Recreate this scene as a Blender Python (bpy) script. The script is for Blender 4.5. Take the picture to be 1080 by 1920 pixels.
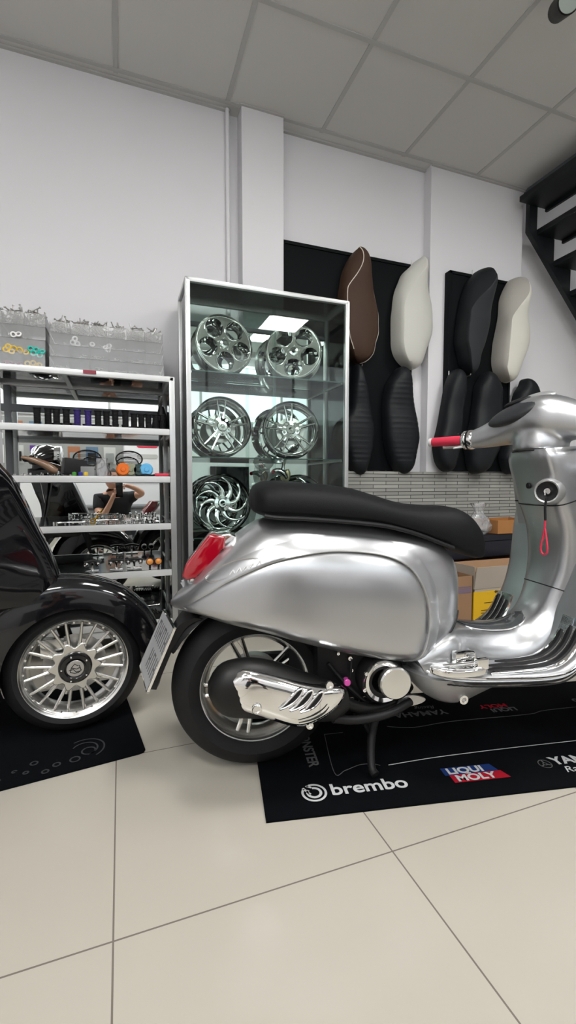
import bpy, bmesh, math, random
from mathutils import Vector, Matrix
random.seed(7)
PI = math.pi
for o in list(bpy.data.objects): bpy.data.objects.remove(o)
SC = bpy.context.scene
COL = SC.collection

# ------------------------------------------------------------------ camera
cam_d = bpy.data.cameras.new('camera'); cam = bpy.data.objects.new('camera', cam_d); COL.objects.link(cam)
YAW, PITCH, H = math.radians(20.15), math.atan(52/852.6), .843
cam.location = (0, 0, H)
cam.rotation_euler = (PI/2 - PITCH, 0, -YAW)
cam_d.sensor_fit = 'VERTICAL'; cam_d.sensor_height = 36.0
cam_d.lens = 852.6/1920*36.0
cam_d.clip_start = .02; cam_d.clip_end = 100
SC.camera = cam
# ------------------------------------------------------------------ world, exposure
w = bpy.data.worlds.new('world'); SC.world = w; w.use_nodes = True
w.node_tree.nodes['Background'].inputs[0].default_value = (.8, .87, 1, 1)
w.node_tree.nodes['Background'].inputs[1].default_value = .3
vs = SC.view_settings
SC.display_settings.display_device = 'sRGB'
vs.view_transform = 'Standard'; vs.look = 'None'; vs.gamma = 1; vs.use_curve_mapping = False
vs.exposure = 0.98
LAMP = 19.0      # ceiling panel emission strength

# ------------------------------------------------------------------ materials
MATS = {}
def mat(name, col, rough=.5, metal=0, coat=0, trans=0, emit=None, ior=1.45, noise=0, nscale=20, spec=.5, bump=0, bscale=60, alpha=1, aniso=0):
    if name in MATS: return MATS[name]
    m = bpy.data.materials.new(name); m.use_nodes = True; nt = m.node_tree; b = nt.nodes['Principled BSDF']
    b.inputs['Base Color'].default_value = (*col, 1); b.inputs['Roughness'].default_value = rough
    b.inputs['Metallic'].default_value = metal; b.inputs['Coat Weight'].default_value = coat; b.inputs['Coat Roughness'].default_value = .04
    b.inputs['Transmission Weight'].default_value = trans; b.inputs['IOR'].default_value = ior
    b.inputs['Specular IOR Level'].default_value = spec; b.inputs['Alpha'].default_value = alpha
    b.inputs['Anisotropic'].default_value = aniso
    if emit: b.inputs['Emission Color'].default_value = (*emit[0], 1); b.inputs['Emission Strength'].default_value = emit[1]
    if noise or bump:
        tc = nt.nodes.new('ShaderNodeTexCoord'); n = nt.nodes.new('ShaderNodeTexNoise'); n.inputs['Scale'].default_value = nscale; n.inputs['Detail'].default_value = 4
        nt.links.new(tc.outputs['Object'], n.inputs['Vector'])
        if noise:
            mx = nt.nodes.new('ShaderNodeMix'); mx.data_type = 'RGBA'
            mx.inputs[6].default_value = tuple(c*(1-noise) for c in col) + (1,); mx.inputs[7].default_value = tuple(min(1, c*(1+noise)) for c in col) + (1,)
            nt.links.new(n.outputs['Fac'], mx.inputs[0]); nt.links.new(mx.outputs[2], b.inputs['Base Color'])
        if bump:
            n2 = nt.nodes.new('ShaderNodeTexNoise'); n2.inputs['Scale'].default_value = bscale; nt.links.new(tc.outputs['Object'], n2.inputs['Vector'])
            bp = nt.nodes.new('ShaderNodeBump'); bp.inputs['Strength'].default_value = bump; bp.inputs['Distance'].default_value = .002
            nt.links.new(n2.outputs['Fac'], bp.inputs['Height']); nt.links.new(bp.outputs[0], b.inputs['Normal'])
    MATS[name] = m; return m

def line_mask(nt, sock, off, pitch, width):
    a = nt.nodes.new('ShaderNodeMath'); a.operation = 'SUBTRACT'; nt.links.new(sock, a.inputs[0]); a.inputs[1].default_value = off - pitch/2 - 60*pitch
    q = nt.nodes.new('ShaderNodeMath'); q.operation = 'MODULO'; nt.links.new(a.outputs[0], q.inputs[0]); q.inputs[1].default_value = pitch
    s = nt.nodes.new('ShaderNodeMath'); s.operation = 'SUBTRACT'; nt.links.new(q.outputs[0], s.inputs[0]); s.inputs[1].default_value = pitch/2
    ab = nt.nodes.new('ShaderNodeMath'); ab.operation = 'ABSOLUTE'; nt.links.new(s.outputs[0], ab.inputs[0])
    l = nt.nodes.new('ShaderNodeMath'); l.operation = 'LESS_THAN'; nt.links.new(ab.outputs[0], l.inputs[0]); l.inputs[1].default_value = width/2
    return l.outputs[0]

def tile_floor():
    m = mat('beige_porcelain_tiles', (.425, .397, .342), .25, noise=.03, nscale=3, spec=.45)
    nt = m.node_tree; b = nt.nodes['Principled BSDF']
    src = b.inputs['Base Color'].links[0].from_socket
    g = nt.nodes.new('ShaderNodeNewGeometry'); sp = nt.nodes.new('ShaderNodeSeparateXYZ'); nt.links.new(g.outputs['Position'], sp.inputs[0])
    lx = line_mask(nt, sp.outputs[0], -.031, .6, .0035); ly = line_mask(nt, sp.outputs[1], .853, .6, .0035)
    mx = nt.nodes.new('ShaderNodeMath'); mx.operation = 'MAXIMUM'; nt.links.new(lx, mx.inputs[0]); nt.links.new(ly, mx.inputs[1])
    c = nt.nodes.new('ShaderNodeMix'); c.data_type = 'RGBA'; nt.links.new(mx.outputs[0], c.inputs[0]); nt.links.new(src, c.inputs[6]); c.inputs[7].default_value = (.16, .14, .12, 1)
    nt.links.new(c.outputs[2], b.inputs['Base Color'])
    return m

def stone_cladding():
    m = mat('grey_split_stone_strips', (.3, .3, .28), .8)
    nt = m.node_tree; b = nt.nodes['Principled BSDF']
    tc = nt.nodes.new('ShaderNodeTexCoord'); mp = nt.nodes.new('ShaderNodeMapping'); mp.inputs['Rotation'].default_value = (PI/2, 0, 0)
    br = nt.nodes.new('ShaderNodeTexBrick'); nt.links.new(tc.outputs['Object'], mp.inputs[0]); nt.links.new(mp.outputs[0], br.inputs['Vector'])
    br.inputs['Scale'].default_value = 1; br.inputs['Brick Width'].default_value = .2; br.inputs['Row Height'].default_value = .024; br.inputs['Mortar Size'].default_value = .0022
    br.inputs['Color1'].default_value = (.36, .36, .33, 1); br.inputs['Color2'].default_value = (.25, .25, .23, 1); br.inputs['Mortar'].default_value = (.03, .03, .03, 1)
    nt.links.new(br.outputs['Color'], b.inputs['Base Color'])
    return m

WALL = mat('white_wall_paint', (.72, .715, .735), .7, noise=.015, nscale=2, spec=.3)
WALLR = mat('white_wall_plaster', (.74, .745, .75), .75, noise=.06, nscale=3, spec=.3)
CEIL = mat('ceiling_tile_grey', (.60, .595, .58), .9, noise=.015, nscale=6, spec=.1)
TBAR = mat('ceiling_grid_metal', (.46, .46, .45), .6, spec=.2)
FLOOR = tile_floor(); STONE = stone_cladding()
SILVER = mat('silver_metallic_paint', (.50, .51, .525), .30, metal=.9, coat=.4)
SILVERB = mat('satin_silver_paint', (.46, .47, .47), .42, metal=.75, coat=.25)
CHROME = mat('polished_chrome', (.86, .86, .85), .06, metal=1)
ALLOY = mat('brushed_alloy', (.72, .72, .70), .22, metal=1, noise=.04)
CNC = mat('turned_aluminium', (.78, .78, .76), .2, metal=1, aniso=.8)
ALU = mat('anodised_aluminium_profile', (.50, .51, .51), .35, metal=.7)
ALUL = mat('white_aluminium_edge', (.66, .67, .67), .3, metal=.2)
BLK = mat('gloss_black_paint', (.004, .004, .005), .12, coat=.8, spec=.3)
BLKM = mat('matt_black_plastic', (.008, .008, .009), .5, spec=.35)
BLKP = mat('satin_black_heatproof_paint', (.007, .007, .007), .42, spec=.35)
RUBBER = mat('tyre_rubber', (.009, .009, .010), .65, spec=.35, bump=.2, bscale=300)
LEATHER = mat('black_seat_vinyl', (.006, .0065, .0075), .55, spec=.18, bump=.25, bscale=400)
LEATHD = mat('charcoal_display_vinyl', (.009, .0105, .0125), .5, spec=.3, bump=.2, bscale=300)
LEATHG = mat('grained_grey_black_vinyl', (.026, .029, .033), .5, spec=.35, bump=.3, bscale=300)
BROWN = mat('brown_leather', (.058, .032, .021), .55, spec=.25, bump=.2, bscale=260, noise=.06)
WVIN = mat('white_seat_vinyl', (.58, .58, .53), .5, noise=.02)
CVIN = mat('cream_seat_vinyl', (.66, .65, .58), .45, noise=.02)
CVIND = mat('darker_side_vinyl', (.36, .345, .31), .5)  # side panel toned darker than the cream cover
PIPE = mat('white_piping', (.7, .62, .55), .5)
REDLENS = mat('red_light_lens', (.30, .002, .012), .06, coat=1, spec=.8)
CLEARP = mat('smoky_clear_lens', (.75, .78, .78), .08, trans=.7, coat=.5)
REDG = mat('crimson_rubber_grip', (.62, .03, .07), .5, bump=.3, bscale=200)
PINK = mat('magenta_anodised', (.75, .1, .45), .3, metal=.3)
def glass_mat():
    m = bpy.data.materials.new('green_tinted_sheet_glass'); m.use_nodes = True; nt = m.node_tree; nt.nodes.clear()
    o = nt.nodes.new('ShaderNodeOutputMaterial'); mix = nt.nodes.new('ShaderNodeMixShader'); t = nt.nodes.new('ShaderNodeBsdfTransparent'); g = nt.nodes.new('ShaderNodeBsdfGlossy')
    f = nt.nodes.new('ShaderNodeFresnel'); f.inputs[0].default_value = 1.4
    t.inputs[0].default_value = (.9, .955, .935, 1); g.inputs['Roughness'].default_value = .01
    nt.links.new(f.outputs[0], mix.inputs[0]); nt.links.new(t.outputs[0], mix.inputs[1]); nt.links.new(g.outputs[0], mix.inputs[2]); nt.links.new(mix.outputs[0], o.inputs[0])
    return m
GLASS = glass_mat()
def film_mat(name, tint, haze):
    m = bpy.data.materials.new(name); m.use_nodes = True; nt = m.node_tree; nt.nodes.clear()
    o = nt.nodes.new('ShaderNodeOutputMaterial'); mix = nt.nodes.new('ShaderNodeMixShader'); mix2 = nt.nodes.new('ShaderNodeMixShader'); t = nt.nodes.new('ShaderNodeBsdfTransparent'); g = nt.nodes.new('ShaderNodeBsdfGlossy'); d = nt.nodes.new('ShaderNodeBsdfDiffuse')
    t.inputs[0].default_value = (*tint, 1); g.inputs['Roughness'].default_value = .12; d.inputs[0].default_value = (.95, .96, .96, 1)
    f = nt.nodes.new('ShaderNodeFresnel'); f.inputs[0].default_value = 1.45
    mix.inputs[0].default_value = haze
    nt.links.new(t.outputs[0], mix.inputs[1]); nt.links.new(d.outputs[0], mix.inputs[2])
    nt.links.new(f.outputs[0], mix2.inputs[0]); nt.links.new(mix.outputs[0], mix2.inputs[1]); nt.links.new(g.outputs[0], mix2.inputs[2]); nt.links.new(mix2.outputs[0], o.inputs[0])
    return m
ACRYL = film_mat('scuffed_clear_acrylic', (.985, .99, .99), .16)
FILM = film_mat('crinkled_clear_plastic_film', (.95, .95, .97), .2)
MIRROR = mat('silvered_mirror', (.80, .84, .825), .005, metal=1)
GEDGE = mat('green_glass_edge', (.045, .10, .085), .15, coat=.3)
CARD = mat('brown_cardboard', (.30, .175, .095), .8, noise=.08, nscale=12)
CARDI = mat('pale_cardboard_lining', (.42, .37, .31), .8)
YEL = mat('yellow_printed_card', (.72, .43, .01), .55)
MATB = mat('black_workshop_carpet', (.0028, .0034, .0045), .92, noise=.15, nscale=60, bump=.4, bscale=900, spec=.06)
INKW = mat('white_carpet_print', (.50, .51, .52), .85, spec=.1)
INKG = mat('grey_carpet_print', (.10, .10, .105), .85, spec=.1)
INKD = mat('faded_dark_carpet_print', (.035, .036, .04), .85, spec=.1)
INKB = mat('blue_carpet_print', (.01, .03, .13), .85, spec=.1)
INKR = mat('red_carpet_print', (.33, .008, .02), .85, spec=.1)
STEEL = mat('zinc_steel', (.55, .54, .53), .35, metal=.9)
PANEL = mat('matt_black_board', (.003, .0042, .005), .6, noise=.1, spec=.12)
STAIR = mat('black_painted_steel', (.011, .013, .015), .42, spec=.4)
GREYTRIM = mat('grey_steel_trim', (.11, .12, .13), .5)
SKIN = mat('skin', (.50, .27, .19), .55)
SHIRT = mat('black_cotton', (.012, .013, .016), .9)
HAIR = mat('dark_hair', (.02, .013, .01), .6)
JEANS = mat('dark_denim', (.03, .035, .05), .9)

# ------------------------------------------------------------------ helpers
def setp(o, label=None, cat=None, group=None, kind=None):
    for k, v in (('label', label), ('category', cat), ('group', group), ('kind', kind)):
        if v: o[k] = v
    return o
def thing(name, label, cat, loc=(0, 0, 0), rz=0, group=None):
    o = bpy.data.objects.new(name, None); COL.objects.link(o); o.location = loc; o.rotation_euler = (0, 0, rz); o.empty_display_size = .05
    return setp(o, label, cat, group)
def obj(name, bm, m, parent=None, smooth=True, auto=None, label=None):
    me = bpy.data.meshes.new(name)
    if isinstance(bm, bpy.types.Mesh): me = bm; me.name = name
    else: bmesh.ops.recalc_face_normals(bm, faces=bm.faces); bm.to_mesh(me); bm.free()
    me.materials.clear(); me.materials.append(m)
    if smooth:
        for p in me.polygons: p.use_smooth = True
        me.set_sharp_from_angle(angle=math.radians(auto or 38))
    o = bpy.data.objects.new(name, me); COL.objects.link(o)
    if parent: o.parent = parent
    if label: o['label'] = label
    return o
def struct(name, bm, m, **k): return setp(obj(name, bm, m, **k), kind='structure')
def dup(src, loc=None, rz=None, label=None, group=None, scale=None):
    def cp(o, par):
        c = o.copy(); COL.objects.link(c); c.parent = par
        for ch in o.children: cp(ch, c)
        return c
    c = cp(src, None)
    if loc is not None: c.location = loc
    if rz is not None: c.rotation_euler = (0, 0, rz)
    if scale: c.scale = scale
    if label: c['label'] = label
    if group: c['group'] = group
    return c
def bx(bm, x0, x1, y0, y1, z0, z1, bev=0, M=None):
    r = bmesh.ops.create_cube(bm, size=1); vv = r['verts']
    bmesh.ops.scale(bm, vec=(abs(x1-x0), abs(y1-y0), abs(z1-z0)), verts=vv); bmesh.ops.translate(bm, vec=((x0+x1)/2, (y0+y1)/2, (z0+z1)/2), verts=vv)
    if bev:
        ee = list({e for v in vv for e in v.link_edges}); g = bmesh.ops.bevel(bm, geom=ee, offset=bev, segments=2, affect='EDGES', profile=.7); vv = list({v for f in g['faces'] for v in f.verts} | {v for v in vv if v.is_valid})
    if M: bmesh.ops.transform(bm, matrix=M, verts=[v for v in vv if v.is_valid])
    return vv
def box(x0, x1, y0, y1, z0, z1, bev=0):
    bm = bmesh.new(); bx(bm, x0, x1, y0, y1, z0, z1, bev); return bm
def loft(rings, caps=True, bm=None, close=True):
    bm = bm or bmesh.new(); R = [[bm.verts.new(p) for p in r] for r in rings]; n = len(R[0])
    for a, b in zip(R, R[1:]):
        for i in range(n if close else n-1):
            j = (i+1) % n
            try: bm.faces.new((a[i], a[j], b[j], b[i]))
            except ValueError: pass
    if caps:
        for r in (R[0], R[-1]):
            try: bm.faces.new(r)
            except ValueError: pass
    return bm
def tube(pts, r, n=10, bm=None, smoothn=0, caps=True):
    pts = [Vector(p) for p in pts]
    if smoothn: pts = [Vector(p) for p in cr(pts, smoothn)]
    rs = r if isinstance(r, (list, tuple)) else None
    rings = []; up = None
    for i, p in enumerate(pts):
        t = (pts[min(i+1, len(pts)-1)] - pts[max(i-1, 0)]).normalized()
        if up is None: up = Vector((0, 0, 1)) if abs(t.z) < .9 else Vector((1, 0, 0))
        a = t.cross(up).normalized(); b = a.cross(t).normalized(); up = b
        if rs:
            f = i/(len(pts)-1)*(len(rs)-1); k = min(int(f), len(rs)-2); rr = rs[k]+(rs[k+1]-rs[k])*(f-k)
        else: rr = r
        rings.append([p + a*rr*math.cos(2*PI*j/n) + b*rr*math.sin(2*PI*j/n) for j in range(n)])
    return loft(rings, caps, bm)
def cr(P, n):
    """Catmull-Rom through points (tuples), n samples per span"""
    P = [tuple(p) for p in P]; out = []
    for i in range(len(P)-1):
        a, b, c, d = P[max(i-1, 0)], P[i], P[i+1], P[min(i+2, len(P)-1)]
        for k in range(n):
            t = k/n
            out.append(tuple(.5*((2*b[q]) + (c[q]-a[q])*t + (2*a[q]-5*b[q]+4*c[q]-d[q])*t*t + (3*b[q]-a[q]-3*c[q]+d[q])*t**3) for q in range(len(b))))
    out.append(P[-1]); return out
def crc(P, n):
    """closed Catmull-Rom"""
    P = [tuple(p) for p in P]; N = len(P); out = []
    for i in range(N):
        a, b, c, d = P[i-1], P[i], P[(i+1) % N], P[(i+2) % N]
        for k in range(n):
            t = k/n
            out.append(tuple(.5*((2*b[q]) + (c[q]-a[q])*t + (2*a[q]-5*b[q]+4*c[q]-d[q])*t*t + (3*b[q]-a[q]-3*c[q]+d[q])*t**3) for q in range(len(b))))
    return out
def lathe(prof, n=64, M=None, bm=None, closed=False):
    """profile (r, h) about local Y axis"""
    bm = bm or bmesh.new(); prof = list(prof)
    R = []
    for i in range(n):
        a = 2*PI*i/n; R.append([Vector((r*math.cos(a), h, r*math.sin(a))) for r, h in prof])
    if M: R = [[M @ v for v in r] for r in R]
    V = [[bm.verts.new(v) for v in r] for r in R]; k = len(prof)
    for i in range(n):
        a, b = V[i], V[(i+1) % n]
        for j in range(k if closed else k-1):
            q = (j+1) % k
            try: bm.faces.new((a[j], b[j], b[q], a[q]))
            except ValueError: pass
    return bm
def discY(r, y0, y1, n=32, bev=.001, M=None, bm=None, r0=0):
    p = [(r0 or 1e-5, y0), (r-bev, y0), (r, y0+bev*(1 if y1 > y0 else -1)), (r, y1-bev*(1 if y1 > y0 else -1)), (r-bev, y1), (r0 or 1e-5, y1)]
    return lathe(p, n, M, bm, closed=bool(r0))
def T(x, y, z): return Matrix.Translation((x, y, z))
def RX(a): return Matrix.Rotation(math.radians(a), 4, 'X')
def RY(a): return Matrix.Rotation(math.radians(a), 4, 'Y')
def RZ(a): return Matrix.Rotation(math.radians(a), 4, 'Z')
def plate(splines, th, M, bev=0, res=2):
    """filled 2D shape with holes -> mesh of thickness th; local XY plane mapped by M"""
    cu = bpy.data.curves.new('c', 'CURVE'); cu.dimensions = '2D'; cu.fill_mode = 'BOTH'; cu.extrude = th/2; cu.bevel_depth = bev; cu.bevel_resolution = res
    cu.offset = -bev
    for s in splines:
        sp = cu.splines.new('POLY'); sp.points.add(len(s)-1); sp.use_cyclic_u = True
        for p, q in zip(sp.points, s): p.co = (q[0], q[1], 0, 1)
    return _cv(cu, M)
def _cv(cu, M):
    o = bpy.data.objects.new('t', cu); COL.objects.link(o); dg = bpy.context.evaluated_depsgraph_get()
    me = bpy.data.meshes.new_from_object(o.evaluated_get(dg)); bpy.data.objects.remove(o); bpy.data.curves.remove(cu)
    me.transform(M); return me
def text(body, size, M, th=.0004, shear=0, align='LEFT', bold=0, sx=1):
    cu = bpy.data.curves.new('t', 'FONT'); cu.body = body; cu.size = size; cu.extrude = th; cu.shear = shear; cu.align_x = align; cu.offset = bold
    return _cv(cu, M @ Matrix.Diagonal((sx, 1, 1, 1)))
def joinm(ms):
    bm = bmesh.new()
    for m in ms:
        if isinstance(m, bpy.types.Mesh): bm.from_mesh(m)
        else:
            t = bpy.data.meshes.new('t'); m.to_mesh(t); m.free(); bm.from_mesh(t)
    return bm
def circ(cx, cy, r, n=32): return [(cx+r*math.cos(2*PI*i/n), cy+r*math.sin(2*PI*i/n)) for i in range(n)]
XZ = Matrix(((1, 0, 0, 0), (0, 0, -1, 0), (0, 1, 0, 0), (0, 0, 0, 1)))     # plate XY -> world XZ, +thickness towards -Y
def dome(poly, y, h, side=-1, rings=10, pw=2.0, ylist=None):
    """pillow over a star-shaped closed outline in XZ, bulging towards side*Y"""
    n = len(poly); cx = sum(p[0] for p in poly)/n; cz = sum(p[1] for p in poly)/n; bm = bmesh.new(); R = []
    f = ylist or (lambda x, z: y)
    R.append([bm.verts.new((p[0], f(p[0], p[1]) - side*.02, p[1])) for p in poly])
    for k in range(rings):
        s = 1-k/rings; s = 1-(1-s)**1.0
        row = []
        for p in poly:
            x = cx+(p[0]-cx)*s; z = cz+(p[1]-cz)*s
            row.append(bm.verts.new((x, f(x, z)+side*h*(1-s**(pw*2))**.5, z)))
        R.append(row)
    c = bm.verts.new((cx, f(cx, cz)+side*h, cz))
    for a, b in zip(R, R[1:]):
        for i in range(n): bm.faces.new((a[i], a[(i+1) % n], b[(i+1) % n], b[i]))
    for i in range(n): bm.faces.new((R[-1][i], R[-1][(i+1) % n], c))
    return bm
def prismXZ(poly, y0, y1, bev=0, bm=None):
    bm = bm or bmesh.new(); a = [bm.verts.new((p[0], y0, p[1])) for p in poly]; b = [bm.verts.new((p[0], y1, p[1])) for p in poly]; n = len(poly)
    fs = [bm.faces.new(a), bm.faces.new(b)] + [bm.faces.new((a[i], a[(i+1) % n], b[(i+1) % n], b[i])) for i in range(n)]
    if bev: bmesh.ops.bevel(bm, geom=list({e for f in fs for e in f.edges}), offset=bev, segments=3, affect='EDGES', profile=.6)
    return bm
def blend(o, voxel=.004, it=8):
    md = o.modifiers.new('remesh', 'REMESH'); md.mode = 'VOXEL'; md.voxel_size = voxel; md.use_smooth_shade = True
    s = o.modifiers.new('smooth', 'SMOOTH'); s.iterations = it; s.factor = .5
    return o
def ip(x, T_):
    """monotone-ish smooth interpolation of table [(x, v...)]"""
    if x <= T_[0][0]: return T_[0][1:]
    if x >= T_[-1][0]: return T_[-1][1:]
    for i in range(len(T_)-1):
        if T_[i][0] <= x <= T_[i+1][0]:
            a, b, c, d = T_[max(i-1, 0)], T_[i], T_[i+1], T_[min(i+2, len(T_)-1)]
            h = c[0]-b[0]; t = (x-b[0])/h; out = []
            for q in range(1, len(b)):
                m0 = (c[q]-a[q])/(c[0]-a[0]) if c[0] != a[0] else 0; m1 = (d[q]-b[q])/(d[0]-b[0]) if d[0] != b[0] else 0
                out.append((2*t**3-3*t*t+1)*b[q]+(t**3-2*t*t+t)*h*m0+(-2*t**3+3*t*t)*c[q]+(t**3-t*t)*h*m1)
            return tuple(out)
def bolt(parent, x, y, z, r=.008, name='bolt', side=-1, m=None):
    bm = lathe([(1e-5, side*.004), (r*.45, side*.004), (r*.5, side*.007), (r*.85, side*.007), (r, side*.004), (r, 0)], 20, T(x, y, z))
    return obj(name, bm, m or CHROME, parent)

# ================================================================== SETTING
ZC = 3.033
struct('floor', box(-3.2, 5.9, -3.2, 3.0, -.1, 0), FLOOR, smooth=False)
struct('ceiling', box(-3.2, 2.885, -3.2, 2.9, ZC, ZC+.1), CEIL, smooth=False)
struct('ceiling_stairwell', box(2.885, 5.9, -3.2, 3.0, 4.6, 4.7), CEIL, smooth=False)
bm = bmesh.new()
for k in range(-5, 5):
    x = .02+.6*k; bx(bm, x-.012, x+.012, -3.1, 2.72 if k < 1 or k > 1 else 2.70, ZC-.004, ZC+.002)
for k in range(-4, 7):
    y = 2.105-.6*(k+3)+1.8 if False else 2.70-.6*(k+4)
    bx(bm, -3.1, 2.88, y-.012, y+.012, ZC-.005, ZC+.001)
struct('trim_1', bm, TBAR, smooth=False)
struct('wall_left', box(-3.3, -3.2, -3.2, 3.0, 0, 3.1), WALL, smooth=False)
struct('wall_right', box(5.9, 6.0, -3.2, 3.0, 0, 4.6), WALLR, smooth=False)
struct('wall_rear', box(-3.2, 5.9, -2.3, -2.2, 0, 4.6), WALL, smooth=False)
bm = bmesh.new()
bx(bm, -3.2, .645, 2.76, 3.0, 0, ZC); bx(bm, .64, 2.9, 2.79, 3.0, 0, ZC); bx(bm, 2.875, 5.9, 2.80, 3.0, 0, 4.6); bx(bm, 2.885, 2.9, -3.2, 2.8, ZC+.1, 4.6)
struct('wall_back', bm, WALL, smooth=False)
struct('wall_pilaster', box(.70, .957, 2.685, 2.80, 0, ZC-.001, .003), WALL, smooth=False)
struct('wall_wide_pilaster', box(2.045, 2.875, 2.715, 2.80, 0, ZC-.001, .003), WALL, smooth=False)
bm = tube([(.628, 2.745, 0), (.628, 2.745, 3.03)], .012, 10); struct('trim_2', bm, WALL)
bm = bmesh.new(); bx(bm, -3.2, .645, 2.742, 2.762, ZC-.012, ZC-.001); bx(bm, .957, 2.045, 2.772, 2.792, ZC-.014, ZC-.001); bx(bm, 2.045, 2.875, 2.70, 2.716, ZC-.014, ZC-.001); bx(bm, .69, .957, 2.672, 2.686, ZC-.01, ZC-.001)
struct('trim_3', bm, TBAR, smooth=False)
bm = bmesh.new(); bx(bm, .957, 2.88, 2.69, 2.714, 0, .93)
struct('wall_cladding', bm, STONE, smooth=False)
bm = bmesh.new(); bx(bm, 2.875, 2.905, -3.2, 2.79, 2.985, 3.14)
struct('trim_4', bm, GREYTRIM, smooth=False)

# ceiling light panels
def lamp_panel(x, y, label):
    t = thing('ceiling_light_panel', label, 'ceiling light', (x, y, ZC-.006), group='square ceiling light panels')
    bm = bmesh.new()
    for a in ((-.29, .29, -.29, -.27), (-.29, .29, .27, .29), (-.29, -.27, -.27, .27), (.27, .29, -.27, .27)): bx(bm, a[0], a[1], a[2], a[3], -.012, 0)
    obj('frame', bm, ALUL, t, smooth=False)
    obj('diffuser', box(-.27, .27, -.27, .27, -.009, -.002), mat('lit_panel_diffuser', (1, 1, 1), .5, emit=((1.0, .985, .96), LAMP)), t, smooth=False)
for x, y, l in ((-.88, .0, 'square ceiling light panel to the left behind the photographer'), (.92, .6, 'square ceiling light panel nearest above the silver scooter'),
                (2.12, -1.2, 'square ceiling light panel to the right behind the photographer'), (-2.08, -1.2, 'square ceiling light panel far left near the rear wall'),
                (-.28, -1.2, 'square ceiling light panel in the centre near the rear wall'), (2.72, .6, 'added square ceiling light panel at the far right, brightening the right wall')):  # stairwell panel is added to lift the dim right wall
    lamp_panel(x-.0+.0, y-.0, l)
lamp_panel_win = None

# ------------------------------------------------------------------ stairs
st = thing('staircase', 'black open-riser steel staircase rising to the ceiling along the back wall', 'stairs', (2.86, 2.66, 0))
def stair_poly():
    low = [(0, 2.98), (0, 2.706)]; x, z = 0, 2.706
    low += [(2.62, 2.706-2.62*1.03), (2.83, 0), (2.98, 0)]
    up = []
    for k in range(0, 15):
        xs = .076+.1785*k; zt = 2.885-.196*k; zb = zt-.158
        up += [(xs, zt), (xs, zb)]
    up = [(p[0]+.0, p[1]) for p in up if p[1] > .12]
    return low, up
low, up = stair_poly()
poly = low + list(reversed(up)) + [(.076, 2.98)]
for nm, y in (('stringer', 0), ('stringer', -.93)):
    me = plate([poly], .035, T(0, y, 0) @ XZ); obj('stringer', me, STAIR, st, smooth=False)
for k in range(0, 15):
    zt = 2.885-.196*k
    if zt < .2: break
    bm = box(.076+.1785*k-.18, .076+.1785*k+.09, -.91, -.02, zt, zt+.038, .003)
    bx(bm, .076+.1785*k+.07, .076+.1785*k+.09, -.91, -.02, zt-.02, zt)
    obj('tread', bm, STAIR, st)

# ------------------------------------------------------------------ glass display case
cx0, cx1, cy0, cy1, ct = .322, 1.25, 2.38, 2.685, 1.888
t = thing('glass_display_case', 'tall glass display case with rounded aluminium frame holding chrome scooter wheels', 'display case', ((cx0+cx1)/2, (cy0+cy1)/2, 0))
def P(o): o.location = (-(cx0+cx1)/2, -(cy0+cy1)/2, 0); return o
pw = .026
for (x, y) in ((cx0, cy0), (cx1-pw, cy0), (cx0, cy1-pw), (cx1-pw, cy1-pw)):
    P(obj('post', box(x, x+pw, y, y+pw, .0, ct-.004, .007), ALU, t))
for y in (cy0, cy1-pw):
    P(obj('top_rail', box(cx0, cx1, y, y+pw, ct-.024, ct, .009), ALU, t))
    P(obj('bottom_rail', box(cx0+pw, cx1-pw, y, y+pw, .08, .12, .004), ALU, t))
for x in (cx0, cx1-pw):
    P(obj('top_rail', box(x, x+pw, cy0, cy1, ct-.024, ct, .009), ALU, t))
P(obj('header_rail', box(cx0+pw, cx1-pw, cy1-.03, cy1-.012, 1.745, 1.765, .002), GREYTRIM, t))
P(obj('base_panel', box(cx0+pw, cx1-pw, cy0+.01, cy1-.01, .09, .11), ALU, t))
P(obj('top_glass', box(cx0+.01, cx1-.01, cy0+.01, cy1-.01, ct-.008, ct-.003), GLASS, t, smooth=False))
P(obj('front_glass', box(cx0+pw-.002, (cx0+cx1)/2+.02, cy0+.012, cy0+.016, .12, ct-.022), GLASS, t, smooth=False))
P(obj('front_glass', box((cx0+cx1)/2-.0, cx1-pw+.002, cy0+.004, cy0+.008, .12, ct-.022), GLASS, t, smooth=False))
for x in (cx0+.01, cx1-.014): P(obj('side_glass', box(x, x+.004, cy0+pw, cy1-pw, .12, ct-.022), GLASS, t, smooth=False))
P(obj('mirror_back', box(cx0+pw, cx1-pw, cy1-.012, cy1-.008, .12, 1.75), MIRROR, t, smooth=False))
P(obj('back_glass', box(cx0+pw, cx1-pw, cy1-.012, cy1-.008, 1.765, ct-.02), GLASS, t, smooth=False))
shz = (1.435, .988, .56)
for z in shz:
    P(obj('glass_shelf', box(cx0+.03, cx1-.03, cy0+.03, cy1-.016, z-.006, z), GLASS, t, smooth=False))
    P(obj('shelf_edge', box(cx0+.03, cx1-.03, cy0+.028, cy0+.030, z-.006, z), GEDGE, t, smooth=False))
    for x in (cx0+.028, cx1-.034): P(obj('shelf_bracket', box(x, x+.006, cy0+.03, cy1-.016, z-.014, z-.006), ALU, t, smooth=False))

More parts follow.
